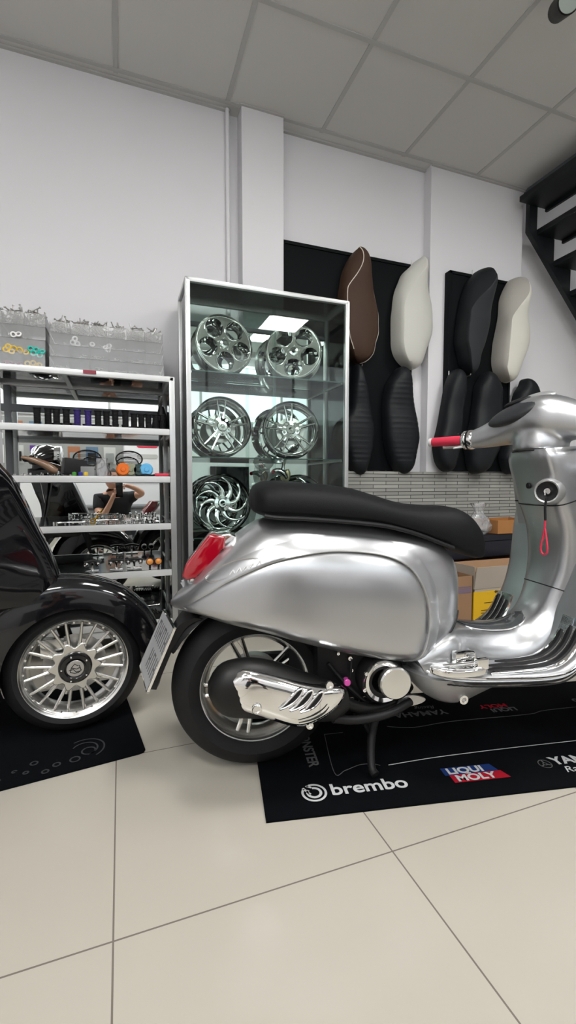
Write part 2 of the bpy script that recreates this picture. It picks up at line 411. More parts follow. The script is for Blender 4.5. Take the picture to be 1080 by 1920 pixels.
# ------------------------------------------------------------------ aluminium shelving unit with mirror back
sx0, sx1, sy0, sy1, stp = -.58, .260, 2.33, 2.70, 1.372
t = thing('aluminium_shelving_unit', 'low aluminium shelving unit with mirrored back beside the glass case', 'shelving unit', ((sx0+sx1)/2, (sy0+sy1)/2, 0))
def P(o): o.location = (-(sx0+sx1)/2, -(sy0+sy1)/2, 0); return o
for (x, y) in ((sx0, sy0), (sx1-.028, sy0), (sx1-.028, sy1-.03)): P(obj('post', box(x, x+.028, y, y+.028, 0, stp-.004, .006), ALU, t))
P(obj('post', box(-.545, -.515, sy1-.03, sy1-.005, 0, stp-.03, .002), GREYTRIM, t))
for y in (sy0, sy1-.03): P(obj('top_rail', box(sx0, sx1, y, y+.028, stp-.028, stp, .008), ALUL if y == sy0 else ALU, t))
for x in (sx0, sx1-.028): P(obj('top_rail', box(x, x+.028, sy0, sy1, stp-.028, stp, .008), ALU, t))
P(obj('cross_brace', box(-.245, -.225, sy0+.02, sy1-.02, stp-.028, stp-.016), ALU, t, smooth=False))
P(obj('top_glass', box(sx0+.02, sx1-.02, sy0+.02, sy1-.02, stp-.012, stp-.004), GLASS, t, smooth=False))
P(obj('back_rail', box(sx0+.02, sx1-.02, sy1-.03, sy1-.016, 1.215, 1.25, .002), GREYTRIM, t))
P(obj('mirror_back', box(sx0+.02, sx1-.028, sy1-.014, sy1-.010, .15, stp-.03), MIRROR, t, smooth=False))
SHZ = (1.117, .884, .650, .417, .165)
for z in SHZ:
    P(obj('shelf_front_rail', box(sx0+.028, sx1-.028, sy0, sy0+.02, z-.032, z-.002, .003), ALUL, t))
    P(obj('shelf_panel', box(sx0+.02, sx1-.028, sy0+.02, sy1-.016, z-.012, z-.001), mat('dark_smoked_glass_shelf', (.02, .024, .024), .1, coat=.5), t, smooth=False))
    P(obj('side_rail', box(sx1-.02, sx1-.008, sy0+.028, sy1-.03, z-.032, z-.006), ALU, t, smooth=False))
P(obj('shelf_front_rail', box(sx0+.028, sx1-.028, sy0+.006, sy0+.02, .095, .130, .003), ALUL, t))
P(obj('side_panel', box(sx1-.016, sx1-.012, sy0+.028, sy1-.03, .13, stp-.03), GLASS, t, smooth=False))

# ------------------------------------------------------------------ organisers of screws on top of the unit
def pile(x0, x1, y0, y1, z, hh, n, L=.035, r=.0022, seed=1, bm=None, up=.25):
    rnd = random.Random(seed); bm = bm or bmesh.new()
    for i in range(n):
        x = rnd.uniform(x0+.01, x1-.01); y = rnd.uniform(y0+.008, y1-.008); zz = z+rnd.uniform(.003, hh)
        a = rnd.uniform(0, PI); e = rnd.gauss(0, up); l = L*rnd.uniform(.6, 1.2); d = Vector((math.cos(a)*math.cos(e), math.sin(a)*math.cos(e)*.5, math.sin(e)))*l/2
        p = Vector((x, y, zz)); a_, b_ = p-d, p+d
        for q in (a_, b_):
            q.x = min(max(q.x, x0+.004), x1-.004); q.y = min(max(q.y, y0+.004), y1-.004); q.z = max(q.z, z+.003)
        if (b_-a_).length < .006: continue
        tube([a_, b_], r, 6, bm); dd = (b_-a_).normalized(); tube([b_-dd*.003, b_], r*2, 6, bm)
    return bm
def organiser(x0, x1, z0, rows, cols, label, h, lean=0):
    t = thing('clear_parts_organiser', label, 'parts organiser', ((x0+x1)/2, 2.5, z0))
    X0, X1 = -(x1-x0)/2, (x1-x0)/2; rh = h/rows; Y0, Y1 = -.14, .12
    for r in range(rows):
        z = r*rh; bm = bmesh.new(); yf = Y0+.018*r
        bx(bm, X0, X1, yf, Y1, z, z+.003); bx(bm, X0, X1, yf, yf+.002, z+.003, z+rh*.93); bx(bm, X0, X1, Y1-.002, Y1, z+.003, z+rh*.98)
        for c in range(cols+1):
            x = X0+(X1-X0)*c/cols; bx(bm, x-.001, x+.001, yf+.002, Y1-.002, z+.003, z+rh*.86)
        obj('bin_row', bm, ACRYL, t, smooth=False)
    bm = bmesh.new()
    for r in range(rows):
        for c in range(cols):
            a = X0+(X1-X0)*c/cols; b = X0+(X1-X0)*(c+1)/cols; n = 90 if r == rows-1 else 14
            pile(a, b, Y0+.02*r+.002, .09, r*rh+.004, rh*(1.2 if r == rows-1 else .35), n, L=.062 if r == rows-1 else .036, r=.0026, seed=r*31+c+int(x0*1000), bm=bm, up=.6 if r == rows-1 else .15)
    o = obj('loose_screws', bm, STEEL, t); o['kind'] = 'stuff'
    return t
organiser(-.295, .212, stp, 4, 6, 'long clear plastic organiser heaped with loose silver screws on the shelving unit', .235)
organiser(-.575, -.312, stp, 4, 3, 'shorter clear organiser with coloured spacer rings at the left on the shelving unit', .26)
def ring_bm(R=.010, r=.0038): return lathe([(R+r*math.cos(2*PI*k/8), r*math.sin(2*PI*k/8)) for k in range(8)], 20, closed=True)
RING = {}
def rings(pts, m, colname, where):
    src = None
    for i, (x, z, yy) in enumerate(pts):
        if src is None: src = obj('spacer_ring', ring_bm(), m); o = src; setp(o, f'{colname} spacer ring in the {where}', 'ring', f'{colname} spacer rings in the {where}')
        else: o = dup(src)
        o.location = (x, yy, z); o.rotation_euler = (random.uniform(-.5, .5), 0, random.uniform(-.3, .3))
WR = mat('white_plastic', (.8, .8, .8), .4); YR = mat('yellow_anodised', (.75, .5, .05), .35); TR = mat('teal_anodised', (.03, .5, .42), .35); PR = mat('plum_rubber', (.25, .06, .12), .5)
fy = 2.357
rings([(-.19, 1.53, 2.41), (-.20, 1.512, 2.41), (-.18, 1.508, 2.41)], WR, 'white', 'left bin of the long organiser')
rings([(-.115, 1.512, 2.41), (-.055, 1.502, 2.41), (-.04, 1.512, 2.41), (-.045, 1.494, 2.41)], WR, 'white', 'middle bins of the long organiser')
rings([(-.42, 1.52, 2.39), (-.44, 1.516, 2.39)], WR, 'white', 'shorter organiser')
rings([(-.46, 1.458, 2.38), (-.437, 1.452, 2.38), (-.415, 1.447, 2.38), (-.39, 1.440, 2.38), (-.47, 1.444, 2.38), (-.448, 1.438, 2.38)], YR, 'yellow', 'upper bins of the shorter organiser')
rings([(-.37, 1.455, 2.372), (-.348, 1.452, 2.372), (-.325, 1.446, 2.372), (-.36, 1.437, 2.372), (-.335, 1.43, 2.372)], TR, 'teal', 'shorter organiser')
rings([(-.385, 1.388, 2.372), (-.362, 1.392, 2.372), (-.338, 1.385, 2.372), (-.35, 1.378, 2.372)], YR, 'yellow', 'bottom bin of the shorter organiser')
rings([(-.41, 1.380, 2.372), (-.432, 1.381, 2.372), (-.455, 1.380, 2.372), (-.47, 1.385, 2.372)], PR, 'plum', 'shorter organiser')
o = obj('price_tag', box(-.028, .028, -.002, .002, -.008, .008), mat('dark_red_plastic', (.25, .02, .04), .4)); o.location = (-.125, 2.327, 1.362); setp(o, 'small dark red tag on the front rail below the screws', 'tag')

# ------------------------------------------------------------------ goods on the shelves
def onshelf(o, x, y, z, label, cat, group=None):
    o.location = (x, y, z); return setp(o, label, cat, group)
PUR = mat('purple_rubber', (.035, .02, .14), .55)
GR = {}
def grip_thing(m, key):
    t = thing('handlebar_grip', '', 'grip')
    p = [(1e-5, 0), (.014, 0)]
    for k in range(12): p += [(.0155, .003+k*.006), (.0138, .0055+k*.006)]
    p += [(.0175, .076), (.0175, .081), (.009, .081), (.009, .07), (1e-5, .07)]
    obj('rubber_sleeve', lathe(p, 16, RX(90)), m, t); obj('end_collar', lathe([(.0145, -.0005), (.0165, .0005), (.0165, .006), (.0142, .007)], 16, RX(90)), BLKP, t)
    return t
def gx(u): # photo column on shelf -> metres along shelf (y 2.42)
    return -.50+(u)*.00237
gsrc = {}
gnames = [(53, 'b'), (72, 'b'), (87, 'b'), (105, 'b'), (125, 'p'), (145, 'p'), (164, 'b'), (180, 'b'), (197, 'b'), (217, 'b'), (234, 'b'), (249, 'b'), (263, 'b'), (278, 'b'), (293, 'b')]
for i, (u, k) in enumerate(gnames):
    if k not in gsrc: gsrc[k] = grip_thing(RUBBER if k == 'b' else PUR, k); g = gsrc[k]
    else: g = dup(gsrc[k])
    g.location = (-.482+u*.00235, 2.40+.004*(i % 3), SHZ[0]); g.scale = (1, 1, 1.0 if i < 8 else (1.08 if i < 10 else .95)); g.rotation_euler = (0, 0, i)
    if k == 'p': setp(g, ('left' if u < 130 else 'right')+' of the two purple handlebar grips on the top shelf', 'grip', 'purple handlebar grips on the top shelf')
    else: bk = [j for j in range(15) if gnames[j][1] == 'b'].index(i); setp(g, ['first', 'second', 'third', 'fourth', 'fifth', 'sixth', 'seventh', 'eighth', 'ninth', 'tenth', 'eleventh', 'twelfth', 'thirteenth'][bk]+' black handlebar grip from the left standing on the top shelf', 'grip', 'black handlebar grips on the top shelf')
# black tool pouch at the right end
bm = loft([[(x*s, y*s, z) for x, y in circ(0, 0, .035, 14)] for z, s in ((0, .9), (.02, 1.0), (.06, .95), (.10, .6), (.13, .35))])
onshelf(obj('black_pouch', bm, BLKM), .207, 2.48, SHZ[0], 'black pouch slumped at the right end of the top shelf', 'pouch')
# oval mesh grilles
def grille(x, y, z, label):
    t = thing('mesh_grille', label, 'grille', (x, y, z), group='')
    if 'group' in t: del t['group']
    el = [(.062*math.cos(a)*(1-.0), .0, .062*.62*math.sin(a)+.04) for a in [2*PI*i/40 for i in range(40)]]
    obj('oval_rim', tube(el+[el[0]], .0035, 8), BLKP, t)
    bm = bmesh.new()
    for k in range(-5, 6):
        zz = k*.0065; hw = .06*math.sqrt(max(0, 1-(zz/.0384)**2)); tube([(-hw, 0, zz+.04), (hw, 0, zz+.04)], .0011, 5, bm)
    obj('wire_mesh', bm, BLKP, t)
    obj('foot', box(-.02, .02, -.015, .015, 0, .006, .001), BLKP, t)
    return t
grille(-.15, 2.42, SHZ[1]+.045, 'black oval mesh grille above the dark box, left of two'); grille(.042, 2.42, SHZ[1]+.045, 'black oval mesh grille above the coloured discs, right of two')
for x in (-.15, .042): 
    o = obj('display_stand', box(-.03, .03, -.02, .02, 0, .045, .002), CLEARP); onshelf(o, x, 2.42, SHZ[1], 'clear block under the %s mesh grille' % ('left' if x < 0 else 'right'), 'display block')
def disc_thing(x, y, m, label, R=.032):
    t = thing('round_cap_disc', label, 'cap', (x, y, SHZ[1]+R))
    obj('cap_body', lathe([(1e-5, -.012), (R*.8, -.012), (R, -.006), (R, .008), (1e-5, .008)], 32), m, t)
    obj('cap_hub', lathe([(1e-5, -.018), (R*.3, -.017), (R*.38, -.0125), (1e-5, -.0125)], 24), m, t); return t
ORG = mat('orange_anodised', (.75, .16, .015), .4); OLV = mat('olive_grey_anodised', (.28, .29, .2), .35); DGR = mat('dark_green_grey_plastic', (.03, .06, .055), .35); SKY = mat('sky_blue_plastic', (.13, .45, .75), .4)
disc_thing(.012, 2.395, ORG, 'orange round cap disc standing on the second shelf'); disc_thing(.048, 2.40, OLV, 'olive grey round cap disc beside the orange one'); disc_thing(.086, 2.40, DGR, 'dark green round cap disc beside the blue one', .03); disc_thing(.122, 2.395, SKY, 'sky blue round cap disc standing on the second shelf')
onshelf(obj('parts_box', box(-.05, .05, -.035, .035, 0, .075, .006), BLKM), -.215, 2.43, SHZ[1]+.006, 'matt black box on the second shelf left of the clear bag', 'box').rotation_euler = (0, .12, .3)
bm = tube([(-.13, 0, .085), (-.08, 0, .072), (-.03, 0, .05), (.0, 0, .028), (.02, .0, .02)], [.006, .013, .018, .019, .012], 14, smoothn=4)
onshelf(obj('curved_tan_shape', bm, mat('tan_brown_gloss', (.22, .13, .08), .25, coat=.5)), -.30, 2.41, SHZ[1], 'curved tan and brown shape left of the black box', 'lever')  # stand-in for a blurred tan shape, not a known part
bm = loft([[(.028*s*math.cos(a)*(1+.12*math.sin(3*a+z*80)), .018*s*math.sin(a), z) for a in [2*PI*i/18 for i in range(18)]] for z, s in ((0, .9), (.02, 1.1), (.045, 1.0), (.07, .85), (.085, .9))])
onshelf(obj('clear_parts_bag', bm, FILM), -.085, 2.40, SHZ[1], 'clear plastic bag of small parts in the middle of the second shelf', 'bag')
GRN = mat('green_anodised', (.06, .3, .04), .35); BLU = mat('blue_anodised', (.03, .03, .3), .35)
for x, m, n in ((-.205, GRN, 'green'), (-.178, BLU, 'dark blue'), (-.155, YR, 'yellow')):
    onshelf(obj('valve_cap', lathe([(1e-5, 0), (.009, 0), (.010, .004), (.009, .016), (1e-5, .018)], 18, RX(90)), m), x, 2.365, SHZ[1], f'small {n} cap at the front of the second shelf', 'cap')
onshelf(obj('red_parts_case', box(-.035, .032, -.02, .02, 0, .014, .004), REDG), .195, 2.37, SHZ[1], 'flat crimson case at the right end of the second shelf', 'case')
onshelf(obj('black_rubber_strap', tube([(-.05, 0, .004), (-.03, .01, .008), (0, 0, .004), (.03, .008, .007), (.05, 0, .004)], .004, 8, smoothn=4), BLKM), .145, 2.37, SHZ[1], 'thin black strap between the blue disc and crimson case', 'strap')
# small chromed pieces
def bit(seed):
    r = random.Random(seed); k = seed % 4
    if k == 0: return lathe([(1e-5, 0), (.011, 0), (.012, .003), (.009, .006), (.009, .018), (.012, .021), (1e-5, .023)], 16, RX(90))
    if k == 1: return lathe([(.006, 0), (.012, 0), (.012, .012), (.006, .012)], 16, RX(90), closed=True)
    if k == 2: return tube([(-.018, 0, .006), (0, .004, .010), (.02, 0, .006)], [.006, .004, .003], 8, smoothn=3)
    return lathe([(1e-5, 0), (.010, 0), (.010, .010), (.006, .014), (.006, .026), (1e-5, .028)], 6, RX(90))
BITS = [obj('chrome_fitting', bit(k), CHROME) for k in range(4)]
WH = {0: ('flanged chrome bush', 'spool'), 1: ('short chrome ring', 'ring'), 2: ('bent chrome pin', 'pin'), 3: ('hexagonal chrome stud', 'stud')}
def scatter(x0, x1, z, n, where, seed, first=[True, True, True, True], y0=2.36, y1=2.47):
    r = random.Random(seed)
    for i in range(n):
        k = r.randrange(4); o = BITS[k] if first[k] else dup(BITS[k]); first[k] = False
        o.location = (x0+(x1-x0)*(i+r.uniform(.2, .8))/n, r.uniform(y0, y1), z); o.rotation_euler = (0, 0, r.uniform(0, 6)); s = r.uniform(.6, .95)*(.65 if o.location.x < .05 else 1); o.scale = (s, s, s)
        setp(o, f'{WH[k][0]} lying {where}', 'fitting', f'{WH[k][1]} fittings {where}')
scatter(-.46, -.27, SHZ[1], 12, 'at the left of the second shelf', 3)
scatter(-.12, .20, SHZ[2], 24, 'along the third shelf', 5)
scatter(-.30, -.16, SHZ[2], 6, 'at the left of the third shelf', 6)
GOLD = mat('gold_anodised', (.7, .42, .06), .2, metal=.9)
t = thing('gold_lever_clamp', 'small gold clamp fitting on the third shelf', 'fitting', (-.13, 2.37, SHZ[2]))
obj('clamp_ring', lathe([(.008, -.008), (.014, -.008), (.014, .008), (.008, .008)], 20, T(0, 0, .014), closed=True), GOLD, t); obj('clamp_arm', tube([(.008, 0, .02), (.02, 0, .035), (.024, 0, .045)], [.006, .005, .008], 10), GOLD, t)
def lever(x, y, z, rz, label, L=.15):
    t = thing('chrome_brake_lever', label, 'lever', (x, y, z), rz)
    obj('lever_blade', tube([(-L/2, 0, .012), (-L/4, .006, .014), (L/4, .002, .013), (L/2-.01, -.004, .013), (L/2, -.006, .014)], [.006, .0045, .005, .006, .008], 10, smoothn=4), CHROME, t)
    obj('lever_pivot', lathe([(1e-5, 0), (.011, 0), (.011, .018), (1e-5, .018)], 18, T(-L/2, 0, 0) @ RX(90)), CHROME, t)
lever(-.215, 2.36, SHZ[2], .1, 'chrome brake lever at the left of the third shelf'); lever(-.09, 2.45, SHZ[2], .25, 'chrome brake lever lying behind the gold clamp')
# fourth shelf: brackets and indicator lamps
def bracket(x, label, w=.06):
    t = thing('chrome_folding_bracket', label, 'bracket', (x, 2.40, SHZ[3]))
    obj('bracket_plate', box(-w/2, w/2, -.03, .03, .0, .006, .002), CHROME, t)
    obj('upright', box(-.006, .006, -.01, .01, .006, .045, .002), CHROME, t)
    obj('cross_arm', tube([(-w*.6, 0, .045), (0, 0, .052), (w*.6, 0, .045)], .007, 10, smoothn=3), BLKP, t)
    obj('arm_tip', lathe([(1e-5, -.013), (.010, -.011), (.012, 0), (.010, .011), (1e-5, .013)], 18, T(-w*.42, -.012, .036)), CHROME, t)
    obj('arm_tip', lathe([(1e-5, -.013), (.010, -.011), (.012, 0), (.010, .011), (1e-5, .013)], 18, T(w*.42, -.012, .036)), CHROME, t)
bracket(-.14, 'chrome and black folding bracket nearest the black scooter on the fourth shelf'); bracket(-.03, 'chrome and black folding bracket in the middle of the fourth shelf'); bracket(.055, 'chrome and black folding bracket left of the amber lamps', .07)
AMB = mat('amber_lens', (.75, .28, .05), .2, coat=.6)
isrc = None
for x, lb in ((.13, 'left of two round amber indicators with black housing on the fourth shelf'), (.172, 'right of two round amber indicators with black housing on the fourth shelf')):
    t = thing('indicator_lamp', lb, 'indicator', (x, 2.39, SHZ[3]))
    obj('housing', lathe([(1e-5, .02), (.012, .018), (.018, .006), (.0185, -.004), (.016, -.006)], 24, T(0, 0, .034)), BLKP, t)
    obj('lens', lathe([(.0165, -.005), (.014, -.011), (.008, -.014), (1e-5, -.015)], 24, T(0, 0, .034)), AMB, t)
    obj('stem', box(-.005, .005, -.004, .008, 0, .02, .001), BLKP, t)
# bottom shelf: black parts
for i, (x, L, lb) in enumerate(((-.02, .16, 'black ribbed footrest bar at the left of the bottom shelf'), (.10, .13, 'black ribbed footrest bar in the middle of the bottom shelf'), (.17, .1, 'short black ribbed bar at the right of the bottom shelf'), (-.2, .14, 'black ribbed bar on the bottom shelf behind the black scooter'))):
    bm = box(-L/2, L/2, -.02, .02, .0, .022, .006)
    for k in range(int(L/.014)): bx(bm, -L/2+.008+k*.014, -L/2+.014+k*.014, -.021, .021, .018, .028, .001)
    onshelf(obj('footrest_bar', bm, BLKP), x, 2.38+.05*(i % 2), SHZ[4], lb, 'footrest').rotation_euler = (0, 0, .1*i)
lever(.12, 2.45, SHZ[4]+.03, .3, 'chrome brake lever lying on black bars on the bottom shelf', .12)

# ------------------------------------------------------------------ loose wheels in the case
def rimbarrel(R, w):
    p = [(R-.004, -w/2), (R, -w/2+.002), (R, -w/2+.006), (R-.010, -w/2+.012), (R-.016, -w/2+.03), (R-.024, -w/2+.045), (R-.024, w/2-.03), (R-.012, w/2-.02), (R-.004, w/2-.006), (R, w/2-.004), (R, w/2), (R-.005, w/2), (R-.012, w/2-.012), (R-.030, w/2-.03), (R-.030, -w/2+.045), (R-.022, -w/2+.03), (R-.016, -w/2+.012), (R-.009, -w/2+.004)]
    return lathe(p, 72, closed=True)
def arm2(r0, r1, w0, w1, ang, gap=0, y=-.0, d0=.012, d1=.010, bend=0, bm=None):
    """tapered spoke from r0 to r1 in XZ, rotated by ang, offset sideways by gap, rounded"""
    bm = bm or bmesh.new(); R = []; n = 8
    for k in range(n+1):
        s = k/n; r = r0+(r1-r0)*s; c = gap[0]+(gap[1]-gap[0])*s if isinstance(gap, tuple) else gap; wd = (w0+(w1-w0)*s)/2; d = (d0+(d1-d0)*s)/2; a = ang+bend*s*s
        ring = []
        for j in range(8):
            q = 2*PI*j/8+PI/8; lx = r; lz = c+wd*math.cos(q)*1.08; ly = (y[0]+(y[1]-y[0])*s if isinstance(y, tuple) else y)+d*math.sin(q)*1.08
            ring.append((lx*math.cos(a)-lz*math.sin(a), ly, lx*math.sin(a)+lz*math.cos(a)))
        R.append(ring)
    return loft(R, True, bm)
def wheel_five_hole(t, R=.165):
    obj('rim_barrel', rimbarrel(R, .09), CNC, t)
    spl = [circ(0, 0, R-.012, 72)]+[circ(.098*math.cos(PI/2+2*PI*k/5+.6), .098*math.sin(PI/2+2*PI*k/5+.6), .049, 32) for k in range(5)]+[circ(0, 0, .012, 20)]
    me = plate(spl, .016, T(0, -.030, 0) @ XZ, bev=.002); obj('five_hole_face', me, CHROME, t)
    for k in range(5):
        a = PI/2+2*PI*k/5+.6; obj('hole_liner', lathe([(.053, -.038), (.051, -.050), (.049, -.052), (.0475, -.03), (.045, .025), (.047, .03)], 36, T(.098*math.cos(a), 0, .098*math.sin(a))), CHROME, t)
    obj('hub', lathe([(.013, -.048), (.024, -.046), (.028, -.036), (.03, .02), (.013, .02)], 32, closed=True), CNC, t)
    for k in range(5): a = PI/2+2*PI*k/5; bolt(t, .024*1.35*math.cos(a), -.038, .024*1.35*math.sin(a), .0055, 'lug_bolt')
def wheel_twin(t, R=.165, m=None, twist=0, dish=-.02):
    m = m or CHROME
    obj('rim_barrel', rimbarrel(R, .095), m, t)
    for k in range(5):
        a = PI/2+2*PI*k/5+twist; bm = arm2(.045, R-.02, .016, .009, a, (.010, .024), (-.02, -.03), .02, .012); arm2(.045, R-.02, .016, .009, a, (-.010, -.024), (-.02, -.03), .02, .012, bm=bm); arm2(.03, .075, .05, .02, a, 0, -.018, .016, .01, bm=bm)
        obj('twin_spoke', bm, m, t)
    obj('hub', lathe([(.012, -.036), (.026, -.036), (.030, -.030), (.052, -.026), (.056, -.018), (.05, .02), (.012, .02)], 40, closed=True), m, t)
    for k in range(5): a = PI/2+2*PI*(k+.5)/5+twist; bolt(t, .041*math.cos(a), -.027, .041*math.sin(a), .008, 'lug_bolt')
    obj('rear_drum', lathe([(.02, .03), (.08, .03), (.082, .012), (.06, .01)], 40), STEEL, t)
def wheel_swirl(t, R=.165):
    obj('rim_barrel', rimbarrel(R, .09), CHROME, t)
    for k in range(9):
        a = 2*PI*k/9; obj('swirl_spoke', arm2(.036, R-.018, .034, .022, a, 0, (-.022, -.03), .012, .008, bend=.85), CHROME, t)
    obj('hub', lathe([(.014, -.046), (.022, -.046), (.026, -.036), (.044, -.034), (.05, -.02), (.045, .01), (.014, .01)], 40, closed=True), CHROME, t)
def loose(kind, x, z, label, y=2.55, tilt=-8, rz=0, **k):
    t = thing('scooter_wheel_rim', label, 'wheel', (x, y, z)); t.rotation_euler = (math.radians(tilt), 0, rz)
    kind(t, **k); return t
loose(wheel_five_hole, .545, 1.435+.172, 'turned aluminium five-hole wheel on the upper shelf, left of two', rz=.12)
loose(wheel_five_hole, .97, 1.435+.172, 'turned aluminium five-hole wheel on the upper shelf, right of two', rz=-.35)
loose(wheel_twin, .535, .988+.172, 'chrome five-twin-spoke wheel on the middle shelf, left of two', rz=.05)
loose(wheel_twin, .95, .988+.172, 'chrome five-twin-spoke wheel on the middle shelf, right of two', rz=-.25, twist=.1)
loose(wheel_swirl, .53, .56+.172, 'chrome swirl-spoke wheel on the lower shelf beside the red tail light', rz=.05)
loose(wheel_swirl, 1.00, .56+.172, 'chrome swirl-spoke wheel on the lower shelf mostly behind the seat', rz=-.2)
t = thing('chrome_mirror_bracket', 'chrome bracket with a red tip hanging below the middle glass shelf', 'bracket', (.86, 2.45, .885))
obj('bracket_arm', tube([(-.05, 0, .03), (-.02, 0, .035), (.01, 0, .02), (.03, 0, -.01)], [.012, .016, .02, .012], 12, smoothn=4), CHROME, t)
obj('bracket_stem', tube([(.005, 0, .025), (.01, 0, .06), (.012, 0, .082)], [.012, .009, .014], 12, smoothn=3), CHROME, t)
obj('red_tip', lathe([(1e-5, -.012), (.010, -.008), (.012, 0), (1e-5, .008)], 16, T(-.052, -.006, .028)), REDLENS, t)
obj('brass_wing', dome(crc([(.0, .0), (.035, .045), (.055, .02), (.045, -.02), (.02, -.03)], 5), .0, .008), mat('pale_brass', (.55, .48, .3), .3, metal=.8), t)

# ------------------------------------------------------------------ black boards and display saddles
def board(x0, x1, z0, z1, yf, yb, label):
    t = thing('black_display_board', label, 'board', ((x0+x1)/2, yb, z0)); w2 = (x1-x0)/2; h = z1-z0
    obj('board_panel', box(-w2, w2, yf+.008-yb, 0, 0, h, .002), PANEL, t)
    for a, b in ((-w2, -w2+.02), (w2-.02, w2)): obj('frame_edge', box(a, b, yf-yb, yf+.01-yb, 0, h, .002), PANEL, t)
    obj('frame_edge', box(-w2, w2, yf-yb, yf+.01-yb, h-.02, h, .002), PANEL, t)
board(.965, 1.925, .94, 2.352, 2.735, 2.788, 'large black display board in the wall recess behind the brown and white saddles')
board(2.172, 2.74, .94, 2.325, 2.66, 2.713, 'narrower black display board on the pilaster behind the black and cream saddles')
ST = {
'brown': [(2.369, 1.492, 1.501), (2.318, 1.42, 1.55), (2.259, 1.393, 1.559), (2.2, 1.37, 1.568), (2.142, 1.359, 1.581), (2.083, 1.348, 1.595), (2.024, 1.34, 1.61), (1.964, 1.337, 1.624), (1.903, 1.334, 1.625), (1.841, 1.345, 1.626), (1.778, 1.356, 1.608), (1.712, 1.405, 1.576), (1.641, 1.5, 1.471)],
'white': [(2.386, 1.96, 1.965), (2.33, 1.886, 1.978), (2.269, 1.827, 1.982), (2.209, 1.799, 1.992), (2.15, 1.774, 2.014), (2.091, 1.761, 2.038), (2.03, 1.755, 2.049), (1.968, 1.748, 2.051), (1.905, 1.748, 2.052), (1.84, 1.749, 2.034), (1.774, 1.751, 2.008), (1.708, 1.788, 1.976), (1.637, 1.90, 1.905)],
'black': [(2.36, 2.43, 2.44), (2.313, 2.346, 2.48), (2.255, 2.304, 2.503), (2.193, 2.28, 2.499), (2.13, 2.258, 2.495), (2.068, 2.246, 2.489), (2.005, 2.234, 2.483), (1.941, 2.225, 2.468), (1.877, 2.217, 2.45), (1.813, 2.22, 2.427), (1.748, 2.24, 2.398), (1.683, 2.28, 2.366), (1.616, 2.33, 2.337)],
'cream': [(2.339, 2.72, 2.73), (2.291, 2.656, 2.788), (2.233, 2.63, 2.813), (2.172, 2.608, 2.818), (2.11, 2.604, 2.823), (2.049, 2.6, 2.836), (1.988, 2.588, 2.85), (1.925, 2.574, 2.851), (1.861, 2.56, 2.842), (1.795, 2.554, 2.817), (1.729, 2.55, 2.786), (1.66, 2.61, 2.72), (1.592, 2.68, 2.69)],
'rib1': [(1.63, 1.47, 1.48), (1.572, 1.445, 1.514), (1.513, 1.437, 1.532), (1.454, 1.431, 1.55), (1.395, 1.427, 1.566), (1.335, 1.423, 1.578), (1.275, 1.38, 1.591), (1.214, 1.37, 1.602), (1.153, 1.37, 1.599), (1.091, 1.38, 1.595), (1.03, 1.40, 1.581), (0.967, 1.44, 1.537), (0.905, 1.50, 1.505)],
'rib2': [(1.644, 1.82, 1.825), (1.587, 1.748, 1.886), (1.528, 1.713, 1.893), (1.468, 1.699, 1.899), (1.408, 1.689, 1.912), (1.348, 1.686, 1.928), (1.287, 1.689, 1.942), (1.226, 1.693, 1.951), (1.165, 1.696, 1.96), (1.102, 1.709, 1.948), (1.04, 1.723, 1.937), (0.977, 1.782, 1.891), (0.915, 1.84, 1.85)],
'pl3': [(1.645, 2.215, 2.225), (1.591, 2.158, 2.279), (1.532, 2.138, 2.277), (1.472, 2.126, 2.275), (1.412, 2.115, 2.269), (1.352, 2.103, 2.262), (1.292, 2.092, 2.255), (1.232, 2.079, 2.248), (1.172, 2.062, 2.242), (1.112, 2.046, 2.237), (1.052, 2.052, 2.229), (0.992, 2.081, 2.201), (0.931, 2.15, 2.16)],
'pl4': [(1.649, 2.488, 2.495), (1.596, 2.422, 2.567), (1.538, 2.397, 2.602), (1.477, 2.391, 2.608), (1.416, 2.386, 2.614), (1.355, 2.376, 2.621), (1.293, 2.366, 2.619), (1.231, 2.353, 2.614), (1.169, 2.333, 2.608), (1.107, 2.314, 2.602), (1.044, 2.329, 2.563), (0.981, 2.354, 2.513), (0.918, 2.41, 2.42)],
'pl5': [(1.629, 2.85, 2.86), (1.578, 2.804, 2.935), (1.521, 2.768, 2.964), (1.462, 2.749, 2.974), (1.402, 2.731, 2.979), (1.343, 2.716, 2.981), (1.282, 2.702, 2.967), (1.221, 2.687, 2.954), (1.161, 2.671, 2.94), (1.1, 2.654, 2.922), (1.039, 2.636, 2.884), (0.978, 2.682, 2.826), (0.917, 2.73, 2.74)],
}
CR_ = {'brown': [(2.375, 1.45), (2.357, 1.452), (2.315, 1.471), (2.249, 1.468), (2.179, 1.434), (2.088, 1.371), (2.014, 1.345), (1.95, 1.342), (1.6, 1.342)],
       'white': [(2.4, 1.95), (2.30, 1.945), (2.24, 1.90), (2.10, 1.81), (2.0, 1.775), (1.6, 1.765)],
       'black': [(2.4, 2.48), (2.28, 2.465), (2.2, 2.41), (2.1, 2.31), (2.0, 2.25), (1.6, 2.235)],
       'cream': [(2.4, 2.755), (2.27, 2.765), (2.2, 2.755), (2.1, 2.68), (2.0, 2.615), (1.6, 2.575)]}
